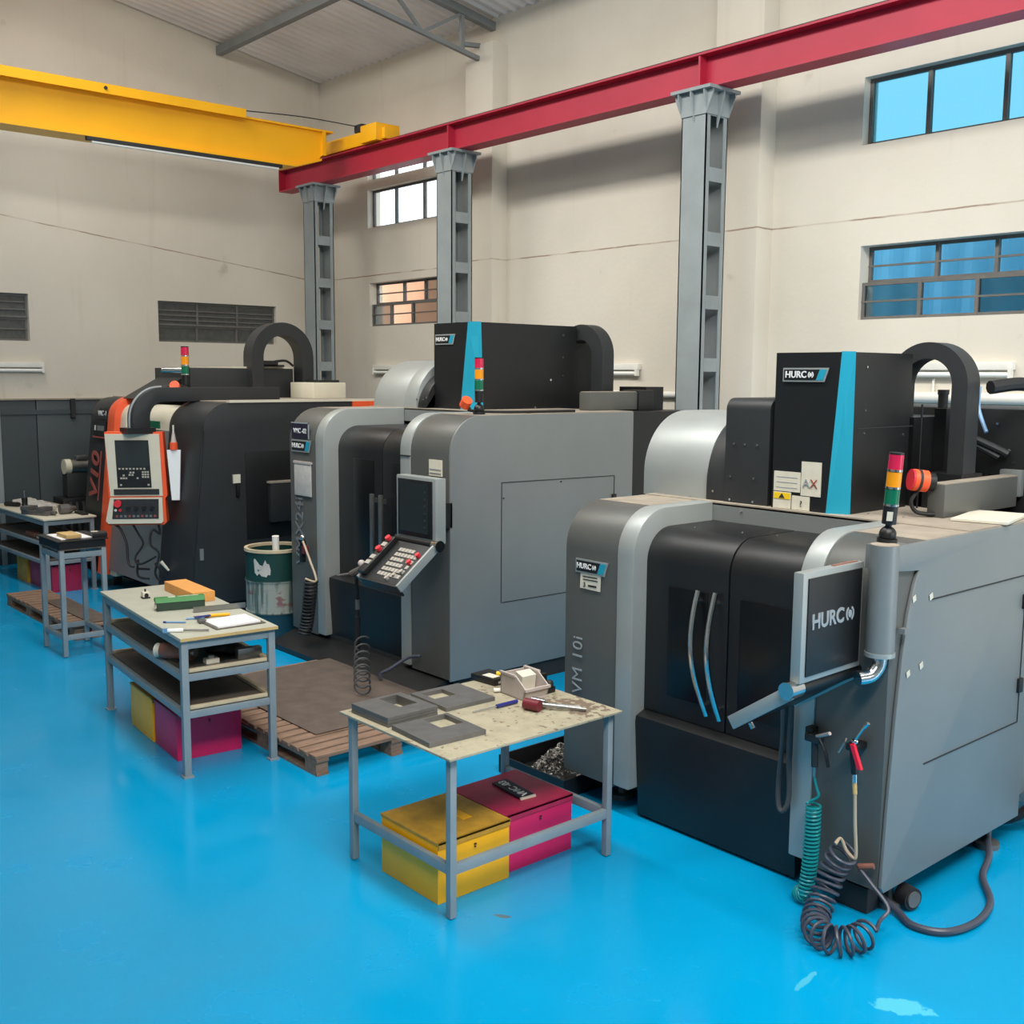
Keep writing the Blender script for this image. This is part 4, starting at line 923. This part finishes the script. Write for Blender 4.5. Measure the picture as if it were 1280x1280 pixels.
# ------------------------------------------------------------------ steel tables
def table(t, lx, ly, zt, leg, rails, top, topover, tm, shelves=(), edge=None, foot=True, open_back=False):
    """local coordinates, centred; legs at +-lx, +-ly"""
    for sx in (-1, 1):
        for sy in (-1, 1):
            l = MB().box(sx*lx-leg/2, sx*lx+leg/2, sy*ly-leg/2, sy*ly+leg/2, 0.006, zt-top, .002).build('leg', TGREY, t)
            if foot: MB().box(sx*lx-leg*.75, sx*lx+leg*.75, sy*ly-leg*.75, sy*ly+leg*.75, 0, .012).build('foot_plate', TGREY, l)
    def ringrails(z, h, nm):
        for sy in (-1, 1): MB().box(-lx+leg/2, lx-leg/2, sy*ly-leg/2+.004, sy*ly+leg/2-.004, z-h/2, z+h/2, .001).build(nm, TGREY, t)
        for sx in ((1,) if open_back else (-1, 1)): MB().box(sx*lx-leg/2+.004, sx*lx+leg/2-.004, -ly+leg/2, ly-leg/2, z-h/2, z+h/2, .001).build(nm, TGREY, t)
    for z, h in rails: ringrails(z, h, 'rail')
    MB().box(-lx-topover[0], lx+topover[0], -ly-topover[1], ly+topover[1], zt-top, zt, .002).build('tabletop', tm, t)
    for z in shelves:
        ringrails(z-.03, .045, 'shelf_rail')
        s = MB().box(-lx+leg/2, lx-leg/2, -ly+leg/2, ly-leg/2, z-.012, z).build('shelf', SHELF, t)
        MB().box(-lx+leg/2, lx-leg/2, ly-.028, ly+.004, z, z+.022, .003).build('edging', edge or WOODL, s)
        for sx in (-1, 1): MB().box(sx*(lx-.012)-.016, sx*(lx-.012)+.016, -ly+.03, ly-.03, z, z+.022, .003).build('edging', edge or WOODL, s)
    return t
T1 = thing('steel_table', 'nearest steel table with a worn cream sheet top and no shelves', 'table', (-4.33, 3.57, 0), 0, local=True)
table(T1, .425, .535, .82, .037, [(.245, .05)], .012, (.055, .05), T1TOP, foot=False, open_back=True)
T2 = thing('steel_table', 'two shelf steel table with a pale green laminate top', 'table', (-7.31, 3.24, 0), radians(-5.4), local=True)
table(T2, .875, .295, .93, .045, [(.875, .05)], .022, (.045, .035), TLAM, (.69, .445))
for o_ in [o_ for o_ in T2.children if o_.name.startswith('tabletop')]:
    MB().box(.875+.045, .875+.049, -.33, .33, .909, .929).build('edge_strip', WOODB, o_)
T3 = thing('steel_stand', 'tall narrow grey steel stand holding a black tray', 'stand', (-10.27, 3.49, 0), 0, local=True)
table(T3, .26, .19, 1.0, .042, [(.94, .05), (.18, .045)], .01, (.02, .02), SHELF, foot=False)
b = MB(); b.box(-.28, .28, -.21, .21, 1.0, 1.075); b.box(-.3, .3, -.23, .23, 1.07, 1.08); b.build('tray', BLACK, T3)
T4 = thing('steel_table', 'far steel table with two shelves beside the slate panels', 'table', (-13.97, 4.38, 0), radians(1.5), local=True)
table(T4, .93, .27, .90, .045, [(.845, .05)], .02, (.05, .04), CREAM, (.62, .40), edge=SHELF)

# parts bins below the tables: sheet metal boxes with a lid lip
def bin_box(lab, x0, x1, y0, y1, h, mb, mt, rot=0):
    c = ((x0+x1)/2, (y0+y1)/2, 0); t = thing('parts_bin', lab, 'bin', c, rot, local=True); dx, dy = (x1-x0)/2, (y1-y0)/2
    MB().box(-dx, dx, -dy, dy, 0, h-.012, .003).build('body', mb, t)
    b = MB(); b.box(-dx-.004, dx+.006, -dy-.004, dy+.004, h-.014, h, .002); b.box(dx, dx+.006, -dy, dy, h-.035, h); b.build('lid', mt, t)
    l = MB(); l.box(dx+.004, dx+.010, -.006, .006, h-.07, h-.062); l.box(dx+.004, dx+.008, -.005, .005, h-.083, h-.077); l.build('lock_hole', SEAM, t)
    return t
b = bin_box('yellow parts bin under the nearest table', -4.54, -4.05, 3.065, 3.53, .32, YEL2, YEL2_SHADE)
MB().box(-.02, .10, .04, .1, .32, .322).build('lid_patch', YEL2, b)  # small patch of the body yellow on the darker lid
b = bin_box('crimson parts bin with a dark plate reading VMC -03 under the nearest table', -4.56, -4.09, 3.545, 4.02, .32, CRIM, CRIM_SHADE)
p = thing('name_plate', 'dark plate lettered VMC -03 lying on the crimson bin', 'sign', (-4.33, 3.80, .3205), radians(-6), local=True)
MB().obox((0, 0, .006), (.135, 0, 0), (0, .05, 0), (0, 0, .006), .001).build('plate', NAVY, p); MB().obox((.139, .0, .006), (.005, 0, 0), (0, .05, 0), (0, 0, .006)).build('edge', LABEL, p)  # pale strip paints the light on the plate's short end
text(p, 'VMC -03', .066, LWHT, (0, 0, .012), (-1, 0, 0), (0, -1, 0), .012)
bin_box('shaded yellow parts bin under the two shelf table', -7.74, -7.24, 2.99, 3.43, .32, YEL2, YEL2_SHADE, radians(-5))
bin_box('shaded crimson parts bin under the two shelf table', -7.22, -6.76, 2.955, 3.41, .32, CRIM, CRIM_SHADE, radians(-5))
bin_box('shaded yellow brown bin under the far table', -14.35, -13.95, 4.18, 4.6, .33, YEL2_SHADE, YEL2_SHADE)  # shade under the far table is in these two bins' colours
bin_box('shaded crimson bin under the far table', -13.9, -13.1, 4.2, 4.62, .33, CRIM_SHADE, CRIM_SHADE)

# ------------------------------------------------------------------ on the nearest table
Z = .8205
def holed_plate(name, lab, c, rot, dx, dy, h, hx0, hx1, hy0, hy1, m, layers=1):
    t = thing(name, lab, 'steel plate', (*c, Z), rot, local=True)
    for k in range(layers):
        z0, z1 = h*k/layers+(.0015 if k else 0), h*(k+1)/layers; b = MB(); e = .002*(k % 2)
        b.box(-dx+e, dx-e, -dy, hy0, z0, z1); b.box(-dx+e, dx-e, hy1, dy, z0, z1); b.box(-dx+e, hx0, hy0, hy1, z0, z1); b.box(hx1, dx-e, hy0, hy1, z0, z1)
        b.build('plate', DSTEEL, t, flat=True)
    return t
holed_plate('fixture_plate', 'thick stack of dark steel plates with a square opening at the left table corner', (-4.585, 3.185), radians(1), .165, .16, .05, -.14, .05, .0, .115, DSTEEL, 3)
holed_plate('fixture_plate', 'thin dark steel plate with a square window at the front edge of the nearest table', (-4.20, 3.185), radians(-3), .17, .17, .025, -.155, .01, .005, .145, DSTEEL)
t = holed_plate('fixture_plate', 'dark steel plate with a square window lying behind the others near the back edge', (-4.60, 3.585), radians(-2), .17, .165, .022, -.13, -.0, -.12, .02, DSTEEL)
t = thing('storage_bin', 'pinkish grey open fronted plastic bin on the nearest table', 'bin', (-4.405, 3.945, Z), radians(-3), local=True)
b = MB(); b.box(-.11, .11, -.085, .085, 0, .008)
b.box(-.11, -.102, -.085, .085, 0, .12)
for s in (-1, 1): b.prism([(-.11, .0), (.095, .0), (.115, .065), (.02, .13), (-.11, .13)], 'y', s*.085-(.008 if s > 0 else 0), s*.085+(.008 if s < 0 else 0))
b.prism([(.095, 0), (.115, .065), (.107, .065), (.087, 0)], 'y', -.085, .085); b.build('shell', PLASTG, t)
for q in ((-.11, .025, -.095, -.085, .12, .132), (-.11, .025, .085, .095, .12, .132), (.108, .122, -.09, .09, .055, .07)): MB().box(*q).build('rim', PLASTG, t)
MB().obox((-.02, .02, .07), (.008, 0, .05), (0, .05, 0), (.03, 0, -.01)).build('folded_paper', LABEL, t)
t = thing('instrument_case', 'flat black hard case behind the plastic bin', 'case', (-4.74, 3.985, Z), radians(5), local=True)
MB().box(-.10, .10, -.075, .075, 0, .04, .006).build('shell', BLACK, t); MB().box(-.02, .07, -.06, .0, .04, .042).build('label', LABEL, t); MB().box(.10, .105, -.05, -.02, .012, .026).build('latch', CHROME, t)
tag(MB().cyl((-4.70, 3.99, Z+.052), (-4.62, 4.05, Z+.052), .012, 10).build('marker_pen', YLAB), 'yellow marker lying on the flat black case', 'marker')
tag(MB().cyl((-4.55, 3.84, Z+.012), (-4.50, 3.92, Z+.012), .012, 10).build('marker_pen', WHITE), 'short white pen on the table beside the plastic bin', 'marker')
t = thing('screwdriver', 'blue handled scriber lying in the middle of the nearest table', 'screwdriver', (-4.31, 3.72, Z), 0, local=True)
b = MB(); b.cyl((0, -.06, .012), (0, .085, .012), .011, 10); b.build('handle', BLUEP, t); MB().cyl((-.02, -.21, .006), (0, -.06, .012), .0035, 6).build('blade', STEEL, t)
t = thing('rubber_mallet', 'mallet with a dark red head and steel shaft on the nearest table', 'mallet', (-4.16, 3.80, Z), 0, local=True)
MB().cyl((-.045, -.03, .032), (.045, -.005, .032), .031, 18).build('head', mat('dark red rubber', (110, 32, 44), .45), t)
MB().cyl((-.06, .04, .03), (.02, .06, .03), .022, 12).build('collar', CHROME, t)
b = MB(); b.cyl((0, .02, .028), (.20, .19, .012), .012, 10, .009); b.cyl((-.02, .06, .02), (.15, .2, .012), .008, 8); b.build('shaft', STEEL, t)
t = thing('indicator_clamp', 'small black clamp between the plastic bin and the table edge', 'clamp', (-4.37, 4.085, Z), 0, local=True)
MB().box(-.06, .04, -.03, .03, 0, .035, .006).build('base', BLACK, t); MB().cyl((-.03, 0, .035), (-.03, 0, .10), .02, 12).build('post', BLACK, t); MB().ball((.02, .0, .05), .024).build('knob', RUBBER, t)

# ------------------------------------------------------------------ on the two shelf table (local to its own yaw)
def at2(x, y, z): 
    a = radians(-5.4); return (-7.31+x*cos(a)-y*sin(a), 3.24+x*sin(a)+y*cos(a), z)
Z2 = .9305; R2 = radians(-5.4)
t = thing('gauge_block', 'small black edge finder block at the left of the laminate table', 'gauge', at2(-.47, -.12, Z2), R2, local=True)
MB().box(-.025, .025, -.025, .025, 0, .05, .004).build('body', LABEL, t); MB().cyl((.026, 0, .025), (.03, 0, .025), .016, 12).build('face', BLACK, t); MB().cyl((0, 0, .05), (0, 0, .07), .007, 8).build('stem', BLACK, t); MB().box(-.027, .027, -.027, .027, 0, .012).build('base', SEAM, t)
t = thing('carton', 'long orange carton behind the green carton', 'box', at2(-.38, .185, Z2), R2+radians(2), local=True)
MB().box(-.30, .28, -.085, .085, 0, .07, .003).build('body', OCARD, t); MB().box(-.30, .28, -.085, .085, .0705, .072).build('lid', OCARD, t)
t = thing('tool_carton', 'green house shaped carton on the laminate table', 'box', at2(.03, -.02, Z2), radians(75), local=True)
MB().box(-.17, .16, -.045, .045, 0, .062, .003).build('body', DGREEN, t)
MB().prism([(-.052, .06), (.052, .06), (.03, .09), (-.03, .09)], 'x', -.18, .16).build('lid', GREEN, t)
b = MB(); b.box(-.09, -.04, -.02, .01, .0905, .0915); b.box(-.02, .12, -.012, .004, .0905, .0915); b.build('print', LABEL, t)
MB().box(-.182, -.171, -.025, .025, .02, .05).build('end_label', LABEL, t)
t = thing('steel_rule', 'grey steel angle rule standing on the laminate table', 'ruler', at2(.24, .17, Z2), radians(78), local=True)
MB().box(-.17, .20, -.003, .003, 0, .04).build('blade', STEEL, t); MB().box(-.17, .20, -.003, .03, 0, .004).build('base', STEEL, t)
t = thing('clipboard', 'clipboard with white sheets at the near end of the laminate table', 'clipboard', at2(.68, .09, Z2), radians(-3), local=True)
MB().box(-.16, .13, -.15, .20, 0, .006, .001).build('board', SHELF, t); MB().obox((-.015, .02, .012), (.125, 0, .0), (0, .15, .002), (0, 0, .006)).build('sheets', PAPER, t); MB().box(-.15, -.10, -.17, -.12, .006, .024, .003).build('clip', DSTEEL, t)
t = thing('marker_pen', 'orange yellow pen on the laminate table behind the sheets', 'marker', at2(.42, .06, Z2), radians(70), local=True)
MB().cyl((-.02, 0, .012), (.12, 0, .012), .011, 10).build('barrel', YEL, t); MB().box(-.12, -.02, -.02, .02, 0, .012, .003).build('cap', BROWN, t)
t = thing('pen', 'pale blue pen lying near the front edge of the laminate table', 'pen', at2(.47, -.20, Z2), radians(50), local=True)
MB().cyl((-.07, 0, .007), (.06, 0, .007), .006, 8).build('barrel', CYANP, t); MB().cyl((-.09, 0, .007), (-.07, 0, .007), .007, 8).build('tip', BLUEP, t)
t = thing('pen', 'blue and white pens crossed beside the clipboard', 'pen', at2(.43, -.06, Z2), radians(62), local=True)
MB().cyl((-.06, 0, .007), (.06, .01, .007), .007, 8).build('barrel', CYANP, t); MB().cyl((.0, -.02, .018), (.10, .03, .018), .007, 8).build('cap', BLUEP, t)
t = thing('deburring_tool', 'white handled deburring tool at the table corner', 'tool', at2(.75, -.25, Z2), radians(55), local=True)
MB().cyl((-.10, 0, .012), (.0, 0, .014), .013, 10).build('handle', PAPER, t); MB().cyl((0, 0, .014), (.16, .01, .01), .006, 8).build('shaft', DSTEEL, t); MB().box(-.13, -.1, -.014, .014, 0, .026).build('end', CYANP, t)
Z3 = .6905
t = thing('tool_spool', 'rusty brown tool holder with a white flange on the upper shelf', 'tool holder', at2(.52, -.21, Z3), R2+radians(10), local=True)
MB().cyl((-.10, -.06, .06), (.10, .04, .06), .055, 18).build('body', BROWN, t); MB().cyl((-.14, -.08, .055), (-.10, -.06, .055), .05, 16, .03).build('flange', LABEL, t); MB().cyl((.10, .04, .06), (.13, .055, .06), .03, 14).build('end_cap', STEEL, t); MB().box(-.05, .06, -.05, .05, 0, .02).build('base', SEAM, t)
t = thing('pipe_fitting', 'small white fitting on the upper shelf by the table leg', 'fitting', at2(.72, -.06, Z3), R2, local=True)
MB().box(-.035, .035, -.045, .045, 0, .035, .006).build('body', LABEL, t); MB().box(.02, .06, -.13, .1, 0, .006).build('strip', STEEL, t); MB().cyl((0, 0, .035), (0, 0, .05), .02, 10).build('cap', PLASTG, t)
t = thing('steel_block', 'grey steel block at the back of the upper shelf', 'block', at2(.72, .20, Z3), R2, local=True)
MB().box(-.03, .03, -.085, .085, 0, .07, .004).build('block', STEEL, t)
t = thing('tool_pouch', 'crumpled black bag on the upper shelf in shade', 'bag', at2(.50, .08, Z3), R2, local=True)
b = MB(); b.ball((0, 0, .05), .12, (1, .9, .45)); b.ball((.08, .06, .04), .08, (1, 1, .5)); b.build('bag', RUBBER, t)

# ------------------------------------------------------------------ on the stand and the far table
def at3(x, y): return (-10.27+x, 3.55+y, 1.081)
tag(MB().box(-10.46, -10.06, 3.32, 3.60, 1.081, 1.089).build('paper_stack', PAPER), 'white papers lying on the small stand', 'papers')
tag(MB().box(-10.30, -10.04, 3.36, 3.50, 1.09, 1.125, .004).build('wood_block', WOODB), 'planed wood block on the papers of the small stand', 'block')
t = thing('instrument_case', 'slim black case at the right end of the small stand', 'case', (-10.12, 3.635, 1.081), radians(80), local=True)
MB().box(-.025, .11, -.09, .07, 0, .045, .006).build('shell', BLACK, t); MB().box(-.02, .04, -.02, .03, .045, .047).build('label', LABEL, t)
Z4 = .9005
t = thing('tool_holder', 'upright black tool holder on the far table', 'tool holder', (-13.98, 4.20, Z4), 0, local=True)
MB().cyl((0, 0, 0), (0, 0, .10), .05, 14, .03).build('cone', BLACK, t); MB().cyl((0, 0, .10), (0, 0, .16), .035, 14).build('flange', BLACK, t); MB().cyl((0, 0, .16), (0, 0, .25), .014, 8).build('stud', STEEL, t)
t = thing('machine_vise', 'grey steel machine vise at the front edge of the far table', 'vise', (-13.50, 4.20, Z4), radians(25), local=True)
MB().box(-.2, .22, -.07, .07, 0, .05, .004).build('base', DSTEEL, t); MB().box(-.2, -.08, -.08, .08, .05, .1, .004).build('jaw', DSTEEL, t); MB().box(.06, .16, -.08, .08, .05, .1, .004).build('jaw', DSTEEL, t); MB().cyl((.22, 0, .04), (.3, 0, .04), .018, 10).build('screw', STEEL, t)
t = thing('drill_chuck', 'round dark chuck on the far table right of the vise', 'chuck', (-13.36, 4.50, Z4), 0, local=True)
MB().cyl((0, -.09, .06), (0, .02, .06), .06, 16).build('body', DSTEEL, t); MB().cyl((0, .02, .06), (0, .1, .06), .045, 14, .03).build('nose', STEEL, t); MB().ball((-.04, .05, .05), .045).build('cap', BLACK, t)
b = MB(); rnd = random.Random(3)
for i in range(7): b.tube([(-14.75+.15*i, 4.30+rnd.uniform(-.04, .06), Z4+.03), (-14.72+.15*i, 4.48, Z4+.04+rnd.uniform(0, .02)), (-14.68+.15*i, 4.49, Z4+.03)], .03, 6)
tag(b.build('cloth', PAPERG), 'rolled pale cloth along the far table top', 'cloth')
t = thing('notebook', 'brown covered notebook at the back of the far table', 'notebook', (-14.3, 4.60, Z4), radians(2), local=True)
MB().box(-.3, .25, -.06, .06, 0, .035, .004).build('cover', DUST, t); MB().box(-.29, .24, -.055, .055, .006, .03).build('pages', PAPERG, t)
tag(MB().box(-13.35, -13.1, 4.58, 4.66, Z4, Z4+.03, .005).build('file_box', RUBBER), 'black flat box at the right end of the far table', 'box')
tag(MB().cyl((-14.62, 4.16, Z4+.03), (-14.42, 4.26, Z4+.03), .03, 10).build('drill_sleeve', RUBBER), 'dark drill sleeve at the left corner of the far table', 'tool')
t = thing('shelf_tray', 'pale small tray on the middle shelf of the far table', 'tray', (-13.35, 4.20, .6205), 0, local=True)
MB().box(-.12, .12, -.04, .06, 0, .035, .004).build('body', LABEL, t); MB().box(-.5, -.2, -.05, .05, 0, .05, .01).build('rags', BROWN, t)

# ------------------------------------------------------------------ swarf tray
t = thing('swarf_tray', 'black tray heaped with bright metal chips beside the nearest machine', 'tray', (-4.95, 4.8, 0))
b = MB(); x0, x1, y0, y1 = -5.24, -4.62, 4.47, 5.15
b.box(x0, x1, y0, y1, 0, .01)
for q in ((x0, x1, y0, y0+.012), (x0, x1, y1-.012, y1), (x0, x0+.012, y0+.012, y1-.012), (x1-.012, x1, y0+.012, y1-.012)): b.box(*q, .01, .12)
b.build('tray', BLACK, t)
b = MB()
for i in range(2600):
    a = random.uniform(0, 2*pi); q = sqrt(random.random()); x = -4.90+.26*q*cos(a); y = 4.82+.30*q*sin(a)
    z = .03+(.22*(1-q**1.4))*random.uniform(.55, 1.0) if x < -4.74 else .03+.07*random.random()
    v = Vector((random.gauss(0, 1), random.gauss(0, 1), random.gauss(0, 1))).normalized(); w_ = v.orthogonal().normalized(); s = random.uniform(.006, .018)
    c = Vector((x, y, z)); b.geo([c-v*s, c+w_*s*.35, c+v*s+w_*s*.5, c+v*s*.3-w_*s*.1], [(0, 1, 2, 3)])
b.build('metal_chips', CHIP, t, kind='stuff', flat=True)

# ------------------------------------------------------------------ air guns with coiled hoses
def coil_path(path, R, turns, n=18, phase=0., grow=None):
    P = [Vector(p) for p in path]; Q = []
    for i in range(len(P)-1):
        a, b_, c, d = P[max(i-1, 0)], P[i], P[i+1], P[min(i+2, len(P)-1)]
        for k in range(24):
            t = k/24; Q.append(.5*((2*b_)+(c-a)*t+(2*a-5*b_+4*c-d)*t*t+(3*b_-a-3*c+d)*t**3))
    Q.append(P[-1]); L = [0.]
    for a, b_ in zip(Q, Q[1:]): L.append(L[-1]+(b_-a).length)
    fr = []; up = None
    for i in range(len(Q)):
        d = (Q[min(i+1, len(Q)-1)]-Q[max(i-1, 0)]).normalized()
        up = d.orthogonal().normalized() if up is None else (up-d*up.dot(d)).normalized()
        fr.append((up, d.cross(up)))
    out = []; N = turns*n; j = 0
    for i in range(N+1):
        s = L[-1]*i/N
        while j < len(L)-2 and L[j+1] < s: j += 1
        t = (s-L[j])/max(1e-9, L[j+1]-L[j]); p = Q[j].lerp(Q[j+1], t); u, v = fr[j]; a = 2*pi*turns*i/N+phase
        r = R(i/N) if callable(R) else R
        out.append(p+u*cos(a)*r+v*sin(a)*r)
    return out
t = thing('air_gun', 'black air gun with a teal coiled hose hanging on the nearest machine', 'air gun', (-2.88, 4.5, .82))
b = MB(); b.cyl((-2.885, 4.505, .70), (-2.89, 4.505, .83), .017, 12); b.box(-2.935, -2.85, 4.48, 4.53, .825, .865, .008); b.build('body', CHAR, t)
MB().cyl((-2.87, 4.49, .86), (-2.78, 4.46, .905), .009, 10).build('nozzle', PLASTG, t)
MB().tube([(-2.85, 4.48, .86), (-2.81, 4.475, .80), (-2.79, 4.475, .73)], .008, 6).build('trigger', BLACK, t); MB().box(-2.945, -2.905, 4.50, 4.555, .84, .89, .005).build('hook', BLACK, t)
MB().cyl((-2.885, 4.505, .65), (-2.885, 4.505, .70), .011, 10).build('coupling', STEEL, t)
c1 = coil_path([(-2.872, 4.49, .515), (-2.866, 4.48, .35), (-2.866, 4.465, .18), (-2.872, 4.45, .06)], .034, 24)
MB().tube([(-2.885, 4.505, .65), (-2.865, 4.50, .60), (-2.85, 4.495, .56), (-2.89, 4.48, .525), tuple(c1[0])], .0065, 7).build('hose_lead', TEALH, t)
c2 = coil_path([(-2.872, 4.45, .06), (-2.90, 4.46, .045), (-2.93, 4.48, .045)], .036, 4)
MB().tube(c1+c2, .0065, 6, raw=True).build('coiled_hose', TEALH, t)
t = thing('air_gun', 'red trigger air gun with a dark coiled hose hanging on the nearest machine', 'air gun', (-2.64, 4.48, .85))
b = MB(); b.cyl((-2.645, 4.47, .74), (-2.66, 4.47, .86), .016, 12); b.box(-2.69, -2.635, 4.45, 4.50, .85, .885, .008); b.build('body', BLACK, t)
MB().obox((-2.625, 4.445, .835), (.010, 0, 0), (0, .010, 0), Vector((.022, 0, -.055))).build('trigger', mat('red trigger plastic', (226, 22, 56), .35), t)
b = MB(); b.cyl((-2.65, 4.46, .90), (-2.585, 4.45, 1.0), .006, 8); b.cyl((-2.592, 4.451, .985), (-2.575, 4.449, 1.01), .009, 8); b.build('nozzle', CHROME, t)
b = MB(); b.ball((-2.648, 4.465, .90), .017); b.build('nut', CHROME, t)
MB().tube([(-2.70, 4.47, .90), (-2.70, 4.455, .88), (-2.725, 4.45, .83)], .007, 6).build('lever', STEEL, t)
MB().box(-2.68, -2.64, 4.49, 4.56, .85, .88).build('hook', BLACK, t)
MB().cyl((-2.642, 4.468, .70), (-2.645, 4.47, .74), .013, 12).build('coupling', CHROME, t); MB().cyl((-2.635, 4.465, .645), (-2.642, 4.468, .70), .011, 10).build('ferrule', WOODB, t)
c1 = coil_path([(-2.65, 4.44, .37), (-2.695, 4.43, .29), (-2.715, 4.40, .20), (-2.71, 4.33, .11), (-2.67, 4.23, .068), (-2.60, 4.16, .066), (-2.52, 4.16, .066), (-2.465, 4.22, .07), (-2.445, 4.31, .08)], .061, 19)
MB().tube([(-2.635, 4.465, .65), (-2.625, 4.462, .5), (-2.612, 4.46, .36), (-2.62, 4.455, .335), (-2.66, 4.455, .36), (-2.69, 4.45, .41), tuple(c1[0])], .0085, 8).build('hose_lead', TANH, t)
MB().tube(c1, .0085, 7, raw=True).build('coiled_hose', HOSEG, t)
MB().tube([tuple(c1[-1]), (-2.45, 4.42, .10), (-2.45, 4.49, .14), (-2.55, 4.50, .22), (-2.61, 4.50, .27)], .0095, 8).build('hose_tail', HOSEG, t)
b = MB(); b.cyl((-2.615, 4.51, .255), (-2.61, 4.50, .29), .014, 10); b.cyl((-2.615, 4.5, .28), (-2.55, 4.52, .30), .015, 10); b.build('elbow_fitting', BROWN, t)
t = thing('air_gun', 'air gun with a dark coiled hose on the left pillar of the middle machine', 'air gun', (-8.85, 5.1, 1.0))
MB().cyl((-8.86, 5.13, .92), (-8.85, 5.12, 1.05), .03, 10).build('body', BLACK, t); MB().ball((-8.85, 5.12, 1.08), .03).build('nut', CHROME, t); MB().box(-8.84, -8.79, 5.10, 5.15, .93, 1.01, .008).build('grip', mat('dark red rubber', (110, 32, 44), .45), t); MB().box(-8.92, -8.86, 5.12, 5.16, .84, .97, .01).build('holster', RUBBER, t)
c1 = coil_path([(-8.62, 5.07, .72), (-8.66, 5.06, .45), (-8.69, 5.05, .28), (-8.70, 5.03, .20)], .055, 16)
MB().tube([(-8.83, 5.11, 1.05), (-8.70, 5.10, .9), (-8.55, 5.08, .72), tuple(c1[0])], .011, 8).build('hose_lead', TANH, t)
MB().tube(c1, .012, 6, raw=True).build('coiled_hose', RUBBER, t)
t = thing('coiled_cord', 'grey coiled cord hanging from the keyboard of the middle machine', 'cord', (-7.46, 4.8, 1.0))
b = MB(); b.cyl((-7.44, 4.80, .30), (-7.43, 4.80, .62), .022, 10); b.build('sleeve', RUBBER, t)
MB().tube([(-7.30, 4.72, 1.0), (-7.41, 4.78, .93), (-7.43, 4.80, .8), (-7.43, 4.80, .62)], .014, 8).build('cable', RUBBER, t); MB().cyl((-7.43, 4.8, .68), (-7.43, 4.8, .76), .02, 10).build('coupling', DSTEEL, t)
c1 = coil_path([(-7.36, 4.80, .42), (-7.10, 4.62, .30), (-6.80, 4.43, .215)], lambda q: .06, 7)
MB().tube(c1, .008, 6, raw=True).build('coil', mat('grey cable sheath', (112, 114, 116), .5), t)
t = thing('nozzle', 'grey nozzle resting on the keyboard corner of the middle machine', 'nozzle', (-7.2, 4.6, 1.0))
MB().cyl((-7.27, 4.64, 1.02), (-7.15, 4.70, 1.09), .025, 10).build('body', STEEL, t); MB().cyl((-7.38, 4.58, .995), (-7.27, 4.64, 1.02), .01, 8).build('tip', DSTEEL, t); MB().ball((-7.18, 4.68, 1.11), .03).build('knob', PLASTG, t)
tag(MB().tube([(-7.05, 5.16, .30), (-7.14, 5.10, .28), (-7.2, 4.97, .20), (-7.22, 4.88, .165), (-7.1, 4.80, .165)], .014, 8).build('drain_hose', HOSEG), 'short grey drain hose below the right pillar of the middle machine', 'hose')
# power cable on the floor and hoses at the back corner of the nearest machine
b = MB(); b.tube([(-2.66, 4.72, .08), (-2.52, 4.70, .03), (-2.40, 4.64, .022), (-2.27, 4.70, .022), (-2.22, 4.90, .022), (-2.27, 5.15, .022), (-2.42, 5.38, .03), (-2.50, 5.62, .05), (-2.66, 5.9, .08)], .018, 10)
tag(b.build('power_cable', HOSEG), 'thick slate power cable looping over the blue floor by the nearest machine', 'cable')
b = MB(); b.cyl((-2.56, 4.82, .065), (-2.49, 4.80, .065), .055, 22); b = b.build('caster', RUBBER, A)
MB().cyl((-2.49, 4.80, .065), (-2.482, 4.798, .065), .04, 22).build('hub', DSTEEL, b)
t = thing('hose_bundle', 'dark hoses and a teal line behind the nearest machine', 'hose', (-2.45, 6.4, .3))
for q, m, r in (((-2.45, 6.2, 1.0), RUBBER, .03), ((-2.40, 6.25, .9), TEALH, .014), ((-2.44, 6.32, 1.1), CHAR, .026)):
    x, y, z = q; MB().tube([(x, y, z), (x+.01, y-.01, .5), (x-.05, y-.05, .2), (x-.22, y-.1, .06), (x-.45, y, .05)], r, 8).build('hose', m, t)
